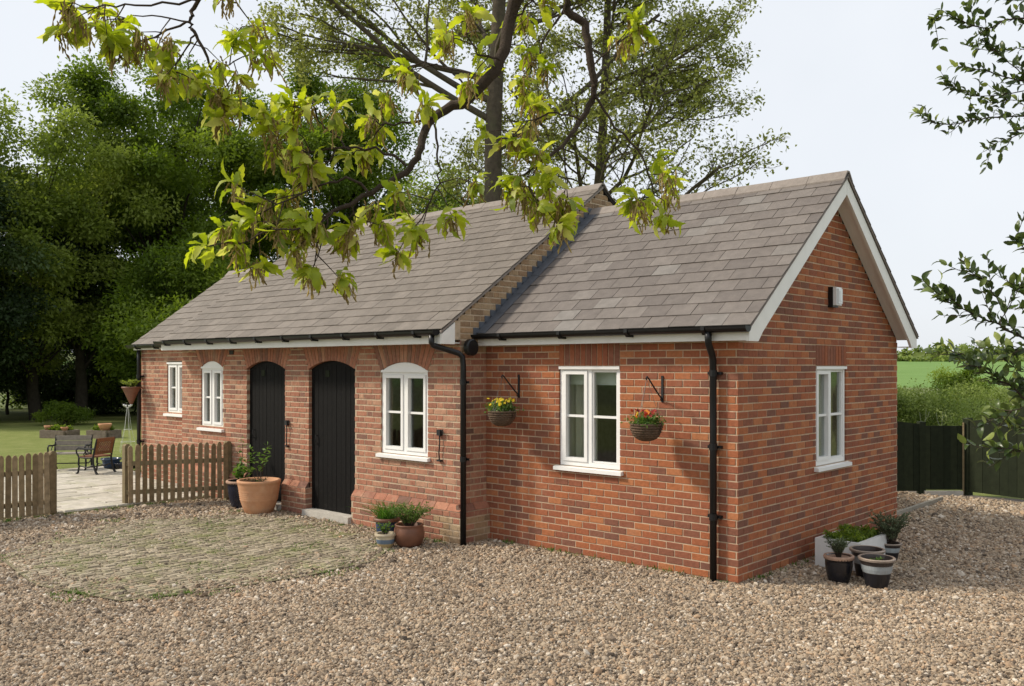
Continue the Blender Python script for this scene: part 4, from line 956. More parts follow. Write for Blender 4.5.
# hanging baskets
def basket(x, label, lo, hi, seed, drop, white):
    c = (x, -.30, 1.56-drop); t = thing('hanging_basket', label, 'hanging basket', c); r = .155; b = MB(); g = np.random.default_rng(seed)
    for i in range(9):                                   # woven rounds
        a = i/8*1.35; rr = r*math.cos(a*.98)**.8 if i < 8 else .05; z = -.155*math.sin(a); b.tube([(c[0]+rr*math.cos(q*math.pi/12)*(1+.03*math.sin(q*4+i)), c[1]+rr*math.sin(q*math.pi/12)*(1+.03*math.sin(q*4+i)), c[2]+z) for q in range(25)], .0135, 5, cap=False)
    b.lathe([(r*.97,-.005),(r*.93,-.06),(r*.75,-.11),(r*.4,-.148),(.001,-.155)], c, 20); b.build('bowl', 'wicker', t, smooth=True)
    tip = (x, -.295, 1.965); b = MB()
    for k in range(3):
        a = k*2.094+.5; b.tube([tip, (c[0]+r*math.cos(a), c[1]+r*math.sin(a), c[2])], .002, 4)
    b.build('chain', 'chain', t)
    soil_disc(t, c, r*.93, c[2]-.02)
    n = 620; P = np.array(c)+np.c_[g.normal(0, .075, (n, 2)), np.abs(g.normal(.035, .035, n))]
    V, F = leaf_quads(P, unit(g.normal(0, 1, (n, 3))+np.array([0, 0, .5])), unit(g.normal(0, .6, (n, 3))+np.array([0, 0, 1])), .045*g.uniform(.5, 1.3, n), .02*g.uniform(.6, 1.3, n)); np_mesh('foliage', V, F, 'leaf_pot', t, tint=g.random(n))
    n = 170; P = np.array(c)+np.c_[g.uniform(.02, .16, n)*np.cos(g.uniform(.2, 2.2, n)), -g.uniform(0, .13, n), g.normal(-.0, .035, n)]
    V, F = leaf_quads(P, unit(g.normal(0, 1, (n, 3))), unit(g.normal(0, 1, (n, 3))), .035*g.uniform(.5, 1.3, n), .016*g.uniform(.6, 1.3, n)); np_mesh('trailing_leaves', V, F, 'leaf_grey' if white else 'leaf_pot', t, tint=g.random(n))
    V_, F_, T_ = [], [], []; o = 0
    for i in range(34):                                  # five petalled blooms
        q = np.array(c)+np.array([g.normal(0, .085), g.normal(-.02, .075), .075+g.random()*.075]); nrm = unit(np.array([g.normal(.2, .5), g.normal(-.6, .5), .7])); e1 = unit(np.cross(nrm, (0.3, .2, 1.))); e2 = np.cross(nrm, e1); tt = g.uniform(lo, hi); s = .021*g.uniform(.8, 1.25)
        for k in range(5):
            a = k*1.2566; u = e1*math.cos(a)+e2*math.sin(a); w = -e1*math.sin(a)+e2*math.cos(a); V_ += [q, q+u*s*.6+w*s*.5+nrm*.003, q+u*s+nrm*.005, q+u*s*.6-w*s*.5+nrm*.003]; F_.append((o, o+1, o+2, o+3)); T_.append(tt); o += 4
    np_mesh('flowers', V_, F_, 'petal', t, tint=T_)
basket(-2.83, 'hanging basket of yellow flowers near the old downpipe', .52, .93, 21, -.005, True)
basket(-.85, 'hanging basket of dark red and orange flowers right of the window', .0, .5, 22, .055, False)
c = (-12.06, -.40, 1.68); t = thing('wall_planter', 'terracotta cone planter hanging at the far corner of the house', 'planter', c)
b = MB(); b.lathe([(.001,-.30),(.03,-.28),(.10,-.12),(.155,.0),(.168,.005),(.168,.03),(.145,.03),(.13,0),(.001,-.02)], c, 20); b.build('pot', 'terracotta_dark', t, smooth=True); b = MB(); b.tube([(c[0], c[1]+.12, c[2]), (c[0], -.22, c[2]+.02), (c[0], -.195, c[2]+.02)], .012, 6); b.build('hook', 'black_iron', t)
leafy(t, (c[0], c[1], c[2]-.02), .17, .18, 30, 14, .045, 'leaf_light', .4, 30, .002)

# ------------------------------------------------------------------ garden furniture on the patio and lawn
def seat(name, label, loc, rz, w, back_mat, lattice, sz=.8):
    t = thing(name, label, 'chair' if lattice else 'bench', loc); Rm = Matrix.Translation(loc) @ Matrix.Rotation(rz, 4, 'Z') @ Matrix.Scale(sz, 4); P = lambda x, y, z: Rm @ Vector((x, y, z))
    for s in (-1, 1):
        b = MB(); x = s*w/2                              # cast iron end frame: front leg, back leg with upright, arm, brace
        b.tube([P(x,-.30,0),P(x,-.25,.05),P(x,-.22,.2),P(x,-.24,.21),P(x,-.23,.41)], [.024,.02,.018,.02,.018], 6); b.tube([P(x,.32,0),P(x,.26,.08),P(x,.20,.25),P(x,.19,.40),P(x,.24,.62),P(x,.30,.84)], [.026,.022,.02,.02,.018,.015], 6)
        b.tube([P(x,-.23,.40),P(x,-.02,.385),P(x,.19,.40)], .017, 6); b.tube([P(x,-.23,.41),P(x,-.30,.50),P(x,-.31,.58),P(x,-.24,.625),P(x,-.05,.605),P(x,.10,.60),P(x,.235,.61)], .017, 6); b.tube([P(x,-.215,.2),P(x,0,.16),P(x,.205,.22)], .012, 6); b.tube([P(x,-.05,.39),P(x,-.09,.48),P(x,-.02,.55),P(x,.04,.60)], .011, 6)
        b.build('end_frame', 'black_iron', t)
    b = MB(); b.tube([P(-w/2,0,.16),P(w/2,0,.16)], .011, 6); b.build('stretcher', 'black_iron', t)
    for k in range(6):
        b = MB(); y = -.22+k*.078; b.bar(P(-w/2-.01,y,.415), P(w/2+.01,y,.415), .06, .022, R.random()); b.build('slat', back_mat, t)
    if lattice:
        for z, hh in ((.82, .06), (.50, .05)): b = MB(); yy = .19+(z-.40)*.25; b.bar(P(-w/2,yy,z), P(w/2,yy,z), .025, hh, R.random()); b.build('back_rail', back_mat, t)
        b = MB(); n = 10
        for k in range(-5, n+1):
            for sg in (1, -1):
                x0 = -w/2+w*k/n*1.0; x1 = x0+.28*1.0
                a0 = max(x0, -w/2); a1 = min(x1, w/2)
                if a1-a0 < .03: continue
                z0 = .52+(a0-x0); z1 = .52+(a1-x0); q0, q1 = (a0, a1) if sg > 0 else (-a0, -a1)
                b.bar(P(q0,.19+(z0-.4)*.25+.004*sg,z0), P(q1,.19+(z1-.4)*.25+.004*sg,z1), .008, .018, .5, up=Vector((0,0,1)))
        for s in (-1, 1): b.bar(P(s*(w/2-.05),.215,.5), P(s*(w/2-.05),.295,.82), .05, .02, .5)
        b.build('lattice', back_mat, t)
    else:
        for k in range(3): b = MB(); z = .52+k*.125; yy = .19+(z-.40)*.25; b.bar(P(-w/2,yy,z), P(w/2,yy,z), .022, .095, R.random()); b.build('back_slat', back_mat, t)
seat('garden_chair', 'brown lattice backed garden chair with cast iron legs on the patio', (-13.35, -.50, .03), math.radians(-66), .58, 'teak', True)
seat('garden_bench', 'weathered grey slatted bench with iron ends at the lawn edge', (-14.3, -.60, .03), math.radians(52), .85, 'teak_grey', False)
c = (-14.1, .12, .02); t = thing('potted_plant', 'small blue tub on the ground beside the far corner of the house', 'plant pot', c); pot(t, c, bowlprof(.13, .17, .2, .01), 'glaze_blue'); soil_disc(t, c, .14, c[2]+.14)
b = MB(); c = (-13.75, .28, .02); b.lathe([(.001,0),(.17,0),(.21,.03),(.235,.11),(.24,.12),(.222,.12),(.19,.04),(.001,.03)], c, 24); tag(b.build('dish', 'glaze_navy', smooth=True), 'wide shallow dark bowl on the ground next to the blue tub', 'bowl')
def raised_bed(label, x, y, w, d, rz, seed):
    t = thing('raised_bed', label, 'planter', (x, y, 0)); Rm = Matrix.Translation((x, y, float(terrain_h(np.array(x), np.array(y))))) @ Matrix.Rotation(rz, 4, 'Z'); P = lambda a, q, z: Rm @ Vector((a, q, z))
    for a, e in (((-w/2,-d/2),(w/2,-d/2)), ((-w/2,d/2),(w/2,d/2)), ((-w/2,-d/2+.06),(-w/2,d/2-.06)), ((w/2,-d/2+.06),(w/2,d/2-.06))):
        for z in (.06, .18): b = MB(); b.bar(P(*a, z), P(*e, z), .08, .115); b.build('sleeper', 'sleeper', t)
    b = MB(); b.hexa([P(-w/2+.06,-d/2+.06,.02),P(w/2-.06,-d/2+.06,.02),P(w/2-.06,d/2-.06,.05),P(-w/2+.06,d/2-.06,.05),P(-w/2+.06,-d/2+.06,.21),P(w/2-.06,-d/2+.06,.21),P(w/2-.06,d/2-.06,.21),P(-w/2+.06,d/2-.06,.21)]); b.build('soil', 'soil', t)
    g = np.random.default_rng(seed); n = 420; q = np.c_[g.uniform(-w/2+.1, w/2-.1, n), g.uniform(-d/2+.1, d/2-.1, n), .20+g.random(n)*.13]; Pn = np.array([P(*r) for r in q])
    V, F = leaf_quads(Pn, unit(g.normal(0, 1, (n, 3))+np.array([0,0,.6])), unit(g.normal(0, 1, (n, 3))+np.array([0,0,1])), .11*g.uniform(.5, 1.3, n), .05*g.uniform(.6, 1.3, n)); np_mesh('foliage', V, F, 'leaf_mid', t, tint=g.random(n))
    return P
Pb = raised_bed('low timber raised bed on the lawn, left of the two', -24.45, 3.05, .95, .55, math.radians(22), 41)
Pc = raised_bed('low timber raised bed on the lawn with a clay pot on it', -23.2, 3.85, .75, .55, math.radians(22), 42)
for k, (P_, a, q, r) in enumerate(((Pc, .12, -.08, .19), (Pb, .30, -.1, .11), (Pb, -.36, -.08, .13))):
    c = tuple(P_(a, q, .205)); b = MB(); b.lathe([(.001,0),(r*.6,0),(r*.95,r*.9),(r,r*1.0),(r*1.04,r*1.25),(r*.9,r*1.25),(r*.8,r*.9),(.001,r*.9)], c, 18)
    tag(b.build('clay_pot', 'terracotta', smooth=True), ('large orange clay pot standing on the right raised bed', 'small orange clay pot at the right end of the left raised bed', 'small orange clay pot at the left end of the left raised bed')[k], 'pot')
x, y = -17.4, 1.95; t = thing('wire_obelisk', 'slender pale wire obelisk with knobs on top on the lawn', 'garden ornament', (x, y, 0))
for k in range(5):
    a = k*1.2566; b = MB(); b.tube([(x+.22*math.cos(a), y+.22*math.sin(a), 0), (x+.08*math.cos(a), y+.08*math.sin(a), .6), (x+.02*math.cos(a), y+.02*math.sin(a), 1.08)], .003, 5); b.build('wire', 'wire_white', t)
for z, r in ((.25, .16), (.55, .09)): b = MB(); b.tube([(x+r*math.cos(q*.5236), y+r*math.sin(q*.5236), z) for q in range(13)], .004, 4, cap=False); b.build('hoop', 'wire_white', t)
for k in range(4): a = k*1.57; b = MB(); b.lathe([(.001,-.03),(.02,-.02),(.03,0),(.02,.02),(.001,.03)], (x+.09*math.cos(a), y+.09*math.sin(a), 1.12+.02*(k % 2)), 8); b.tube([(x+.09*math.cos(a), y+.09*math.sin(a), 1.11), (x, y, 1.07)], .005, 4); b.build('knob', 'wire_white', t)
# swan neck tap on a unit inside the arched window
t = thing('kitchen_tap', 'chrome swan neck tap behind the arched window glass', 'tap', (-4.1, .05, .95)); b = MB(); b.tube([(-4.15,-.02,.95),(-4.15,-.02,1.15),(-4.13,-.02,1.24),(-4.07,-.02,1.28),(-4.01,-.02,1.24),(-4.0,-.02,1.16)], .012, 8); b.build('spout', 'chrome', t, smooth=True)
b = MB(); b.box(-4.9, -3.7, -.235, .35, .06, .95); tag(b.build('kitchen_unit', 'interior'), 'kitchen unit with the tap behind the arched window', 'cupboard')

# ------------------------------------------------------------------ trees
def spread_tree(name, label, base, height, lean, seed, r0, n1, leaf_m, leaf_L, n_leaf, bark_m='bark', levels=4, bare=.28, limb=.55, group=None, z_twist=0., bias=None, flat=.25, kids=(7, 6, 5)):
    """recursive limbs; leaves sit on the last twigs"""
    g = np.random.default_rng(seed); t = thing(name, label, 'tree', base, group); paths = []; twigs = []
    def grow(p, d, L, r, lvl, wander, up):
        n = max(4, int(7-lvl)); seg = L/n; pts = [p]; dd = d
        for i in range(n):
            dd = unit(dd + g.normal(0, wander, 3) + np.array([0, 0, up])); pts.append(pts[-1]+dd*seg)
        pts = np.array(pts); rad = np.linspace(r, r*(.45 if lvl < levels else .3), n+1); paths.append((pts, rad, lvl)); return pts, rad
    def at(pts, u): k = min(len(pts)-2, int(u*(len(pts)-1))); f = u*(len(pts)-1)-k; return pts[k]+(pts[k+1]-pts[k])*f, unit(pts[k+1]-pts[k])
    tp, tr = grow(np.array(base, float), unit(np.array([lean[0], lean[1], 1.])), height*.82, r0, 0, .035, .02)
    def kids_of(pts, rad, L, lvl):
        if lvl > levels: return
        cnt = n1 if lvl == 1 else kids[min(lvl-2, len(kids)-1)]
        for i in range(cnt):
            u = (bare+(1-bare)*(i+g.random())/cnt) if lvl == 1 else .2+.8*(i+g.random()*.8)/cnt
            q, dt = at(pts, min(u, .999)); az = g.uniform(0, 6.28); pr = np.array([math.cos(az), math.sin(az), 0])
            if bias is not None and lvl == 1: pr = unit(pr+np.array([bias[0], bias[1], 0])*g.uniform(.2, 1.1))
            ax = unit(pr-dt*np.dot(pr, dt)*.6+g.normal(0, .15, 3)); ang = g.uniform(.75, 1.25) if lvl == 1 else g.uniform(.5, 1.05)
            d = unit(dt*math.cos(ang)+ax*math.sin(ang)); d[2] = d[2]*(1-flat*.4)+(.05 if lvl > 1 else .0); d = unit(d)
            LL = (height*limb*(1.05-.62*max(0, (u-bare)/(1-bare))) if lvl == 1 else L*g.uniform(.38, .62)*(1.1-.45*u)); r = max(.006, rad[min(len(rad)-1, int(u*(len(rad)-1)))]*(.42 if lvl == 1 else .5))
            p2, r2 = grow(q, d, LL*g.uniform(.8, 1.1), r, lvl, .10+.035*lvl, .03 if lvl < 3 else .01)
            if lvl >= levels: twigs.append(p2)
            kids_of(p2, r2, LL, lvl+1)
            if lvl == levels-1: twigs.append(p2[len(p2)//2:])
    kids_of(tp, tr, height*.82, 1)
    V, F = tubes_np([(p, r) for p, r, l in paths if l == 0], 10); np_mesh('trunk', V, F, bark_m, t, smooth=True)
    V, F = tubes_np([(p, r) for p, r, l in paths if 0 < l < 3], 6); np_mesh('limbs', V, F, bark_m, t, smooth=True, kind='stuff')
    V, F = tubes_np([(p[::1], r) for p, r, l in paths if l >= 3], 3); np_mesh('twigs', V, F, bark_m, t, kind='stuff')
    k = g.integers(0, len(twigs), n_leaf); ends = np.array([tw[g.integers(max(0, len(tw)-3), len(tw))] for tw in (twigs[i] for i in k)]); clump = np.array([hash((int(i)*7919) % 1000) % 1000/1000 for i in k])
    P = ends+g.normal(0, leaf_L*.95, (n_leaf, 3)); D = unit(g.normal(0, 1, (n_leaf, 3))+np.array([0, 0, -.15])); Nn = unit(g.normal(0, .6, (n_leaf, 3))+np.array([0, 0, 1.]))
    V, F = leaf_quads(P, D, Nn, leaf_L*g.uniform(.6, 1.3, n_leaf), leaf_L*.62*g.uniform(.7, 1.2, n_leaf)); np_mesh('crown', V, F, leaf_m, t, tint=np.clip(clump*.6+g.random(n_leaf)*.4, 0, 1), kind='stuff')
    return t

def clump_tree(name, label, base, height, z0, rx, rz, seed, n_clump, n_leaf, leaf_L, leaf_m, group=None, trunk_r=.25, cat='tree', cs=(.85, 1.55), squash=.6, skew=(0, 0), bark_m='bark_far', surf=.55):
    """trunk, limbs to each bough, and boughs of single leaves with gaps between"""
    g = np.random.default_rng(seed); base = np.array((base[0], base[1], float(terrain_h(np.array(base[0]), np.array(base[1]))))); t = thing(name, label, cat, tuple(base), group)
    top = base+np.array([skew[0]*.6, skew[1]*.6, height*.74]); tt = np.linspace(0, 1, 9)[:, None]; tp = base+(top-base)*tt+np.r_[np.zeros((1, 3)), g.normal(0, .02*height*.3, (8, 3))*np.array([1, 1, .2])]
    C = []; zc = z0+(height-z0)/2; hz = (height-z0)/2
    lob = g.normal(0, .16, 8)
    while len(C) < n_clump:
        d = unit(g.normal(0, 1, 3)); r = g.random()**(1-surf) ; az = math.atan2(d[1], d[0]); lobe = 1+sum(lob[k]*math.cos((k+1)*az*.5+k+d[2]*2.5) for k in range(8))*.6
        wz = d[2]*hz*r; sh = 1-.35*max(0, wz/hz)**2-.12*max(0, -wz/hz); C.append(np.array([d[0]*rx*r*lobe*sh+skew[0]*(wz/hz+1)/2, d[1]*rx*r*lobe*sh+skew[1]*(wz/hz+1)/2, zc+wz])+np.array([base[0], base[1], base[2]]))
    C = np.array(C); paths = [(tp, np.linspace(trunk_r, trunk_r*.15, 9))]; lp = []
    for c in C[:max(12, n_clump//3)]:
        h = np.clip((c[2]-base[2])*.62/height, .12, .85); k = h*8; s = tp[int(k)]+(tp[min(8, int(k)+1)]-tp[int(k)])*(k-int(k)); mid = (s+c)/2+np.array([0, 0, .12*np.linalg.norm(c-s)])+g.normal(0, .12, 3)
        lp.append((np.array([s, (s*2+mid)/3+g.normal(0, .05, 3), mid, c]), np.array([.32, .25, .16, .04])*trunk_r))
    V, F = tubes_np(paths, 8); np_mesh('trunk', V, F, bark_m, t, smooth=True)
    V, F = tubes_np(lp, 5); np_mesh('limbs', V, F, bark_m, t, smooth=True, kind='stuff')
    k = g.integers(0, n_clump, n_leaf); cr = g.uniform(cs[0], cs[1], n_clump)[k]; d = unit(g.normal(0, 1, (n_leaf, 3))); rr = (g.random(n_leaf)**.5)[:, None]*cr[:, None]; lump = 1+.35*np.sin(d[:, 0:1]*6+k[:, None])*np.cos(d[:, 1:2]*5+k[:, None]*2)
    P = C[k]+d*rr*lump*np.array([1, 1, squash]); P[:, 2] = np.maximum(P[:, 2], base[2]+.05)
    D = unit(d+g.normal(0, .8, (n_leaf, 3))+np.array([0, 0, -.2])); Nn = unit(d*.5+g.normal(0, .45, (n_leaf, 3))+np.array([0, 0, .9]))
    V, F = leaf_quads(P, D, Nn, leaf_L*g.uniform(.6, 1.35, n_leaf), leaf_L*.6*g.uniform(.7, 1.25, n_leaf)); ct = g.random(n_clump)
    np_mesh('crown', V, F, leaf_m, t, tint=np.clip(ct[k]*.72+g.random(n_leaf)*.28, 0, 1), kind='stuff')  # wide tint spread per bough puts highlights and shade into the leaf colour
    return t

RX, RY = .7377, .6751                      # to the right as seen from the drive
spread_tree('oak_tree', 'tall open oak with thick straight trunk rising behind the main roof', (-11.0, 8.05, 0), 16.5, (.02, .0), 51, .30, 15, 'leaf_oak', .11, 46000, bare=.52, bias=(.15*RX, .15*RY), limb=.42)
spread_tree('oak_tree', 'slimmer oak leaning right behind the roof join, lacy leaves against the sky', (-10.9, 10.9, 0), 15.5, (.16*RX, .16*RY), 58, .20, 17, 'leaf_oak', .11, 26000, bare=.30, bias=(.35*RX, .35*RY), limb=.34, kids=(8, 6, 5))
G = 'trees beyond the lawn'
clump_tree('broadleaf_tree', 'largest dark green broadleaf tree beyond the far end of the house', (-38.6, 13.6), 18.6, 1.5, 6.2, 0, 61, 170, 120000, .19, 'leaf_mid', G, .34)
clump_tree('broadleaf_tree', 'light green loose broadleaf tree above the dark one at the left', (-38.0, 7.2), 15.2, 2.5, 5.2, 0, 62, 100, 80000, .185, 'leaf_light', G, .28)
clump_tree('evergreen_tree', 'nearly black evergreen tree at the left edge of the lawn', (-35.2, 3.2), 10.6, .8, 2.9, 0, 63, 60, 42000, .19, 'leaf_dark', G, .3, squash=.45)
clump_tree('broadleaf_tree', 'round topped green tree behind the ridge of the main roof', (-33.3, 20.8), 19.6, 6.5, 3.7, 0, 64, 66, 52000, .19, 'leaf_mid', G, .3)
clump_tree('broadleaf_tree', 'dark tall tree filling the gap behind the roof end', (-41.0, 19.0), 18.0, 2.5, 5.4, 0, 65, 110, 75000, .20, 'leaf_mid', G, .3)
clump_tree('broadleaf_tree', 'mid green tree low behind the oak trunk', (-26.5, 20.5), 11.5, 2.0, 3.8, 0, 66, 60, 38000, .18, 'leaf_mid', G, .22)
clump_tree('broadleaf_tree', 'fresh green low tree hanging over the lawn beside the roof end', (-31.5, 11.0), 7.6, 1.2, 3.4, 0, 67, 60, 40000, .17, 'leaf_mid', G, .2)
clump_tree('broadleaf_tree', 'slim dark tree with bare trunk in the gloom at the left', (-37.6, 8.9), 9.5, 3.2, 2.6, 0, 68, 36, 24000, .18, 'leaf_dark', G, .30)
for i, (x, y, h, r, m, lab) in enumerate(((-44, 8, 4.5, 4, 'leaf_dark', 'shrub mass coloured dark as the wood shade behind the bare trunk'), (-41.5, 2.5, 5, 4, 'leaf_dark', 'shrub mass coloured dark as the shade at the far left of the wood'), (-40.5, 13.5, 3.6, 3.6, 'leaf_mid', 'dim green shrub under the largest tree'),
        (-36.5, 14.5, 4, 3, 'leaf_dark', 'shrub coloured dark as the shade close to the far end of the house'), (-32, 6.1, .95, .85, 'leaf_mid', 'small round green bush standing on the lawn'), (-46, 16, 7, 4.5, 'leaf_dark', 'tall dark thicket deep in the wood'), (-39.5, 4.8, 4.2, 3.2, 'leaf_dark', 'shrub mass coloured dark as the shade under the black evergreen'), (-41, 10.8, 4.2, 3.4, 'leaf_dark', 'shrub mass coloured dark as the shade right of the bare trunk'), (-47, 5, 8, 5, 'leaf_dark', 'tall dark thicket deep in the wood at the far left'), (-52, 13, 9, 6, 'leaf_dark', 'tallest dark thicket at the back of the wood'), (-50, 9, 7, 5, 'leaf_mid', 'green thicket glimpsed between the tree trunks'), (-46, .5, 8, 5, 'leaf_dark', 'dark thicket at the left edge of the picture'), (-50, 18.5, 8, 5, 'leaf_mid', 'green thicket behind the far end of the house'))):
    clump_tree('shrub', lab, (x, y), h, 0., r, 0, 70+i, 34 if h > 2 else 14, 20000 if h > 2 else 5000, .17 if h > 2 else .09, m, 'shrubs in the wood', .08, 'shrub', cs=(.7, 1.3) if h > 2 else (.3, .5))  # dark ones are undergrowth added to stand in for the shade under the canopy
# right of the house: hedge, scrub, far hill
H = 'bushes beyond the garden gate'
for i, (x, y, h, r, lab) in enumerate(((-4.2, 18.5, 1.35, 1.9, 'pale green bush straight behind the garden gate'), (-1.2, 20.5, 1.35, 1.7, 'pale green bush behind the right hand fence'), (-7.6, 22.5, 1.25, 2.0, 'pale green bush behind the gable corner'), (1.6, 19.5, 1.6, 1.7, 'pale green bush at the right edge behind the glossy evergreen leaves'), (-6.2, 31.0, 1.45, 2.6, 'pale green bush further off beyond the gate'))):
    clump_tree('bush', lab, (x, y), h, 0., r, 0, 90+i, 30, 17000, .075, 'leaf_hedge', H, .05, 'bush', cs=(.35, .65), squash=.8)
clump_tree('bush', 'round darker bush standing alone on the field edge', (-12.6, 52.0), 2.5, 0., 1.9, 0, 97, 22, 14000, .14, 'leaf_mid', H, .08, 'bush', cs=(.5, .9))
g = np.random.default_rng(5); PP = []
for x in np.linspace(0, 1, 260):
    a = 1.25+x*1.1; r = 262+6*math.sin(x*20); cx, cy = r*math.cos(a), r*math.sin(a); n = 60; s = 1.0+.9*max(0, math.sin(x*31)*math.sin(x*12.7))
    PP.append(np.c_[cx+g.normal(0, 2.0, n), cy+g.normal(0, 2.0, n), float(terrain_h(np.array(cx), np.array(cy)))+np.abs(g.normal(.35, .4, n))*s])
PP = np.concatenate(PP); n = len(PP); V, F = leaf_quads(PP, unit(g.normal(0, 1, (n, 3))), unit(g.normal(0, .6, (n, 3))+np.array([0, 0, 1])), 1.1*g.uniform(.6, 1.3, n), .8*g.uniform(.6, 1.3, n))
tag(np_mesh('far_hedge', V, F, 'leaf_hedge', tint=g.random(n), kind='stuff'), 'distant hedge along the top of the green field', 'hedge')
PP = []
for k in range(150):
    a = g.uniform(1.2, 2.4); r = g.uniform(330, 620); cx, cy = r*math.cos(a), r*math.sin(a); n = 160; s = g.uniform(1.6, 4.2); d = unit(g.normal(0, 1, (n, 3)))
    PP.append(np.array([cx, cy, float(terrain_h(np.array(cx), np.array(cy)))+s*.7])+d*s*np.array([1.2, 1.2, .8])*g.random((n, 1))**.4)
PP = np.concatenate(PP); n = len(PP); V, F = leaf_quads(PP, unit(g.normal(0, 1, (n, 3))), unit(g.normal(0, .6, (n, 3))+np.array([0, 0, 1])), 1.7*g.uniform(.6, 1.3, n), 1.2*g.uniform(.6, 1.3, n))
tag(np_mesh('far_woodland', V, F, 'leaf_hedge', tint=g.random(n), kind='stuff'), 'scattered scrub and trees on the distant hill', 'woodland')
for k, (x, y) in enumerate(((-2.35, 12.6), (-2.1, 12.9))):            # pale dry stalks behind the gate
    t = thing('dry_stalk', ('pale dry stalk poking up behind the left of the gate', 'pale dry stalk poking up behind the middle of the gate')[k], 'plant', (x, y, 0)); b = MB(); b.tube([(x, y, 0), (x+.02, y, .6), (x+.05, y+.02, 1.16-.06*k)], [.007, .006, .003], 5); b.tube([(x+.02, y, .7), (x-.06, y, .9), (x-.08, y, 1.08)], .004, 4); b.tube([(x+.02, y, .9), (x+.09, y, 1.0), (x+.12, y, 1.1)], .004, 4); b.build('stem', 'leaf_grey', t)

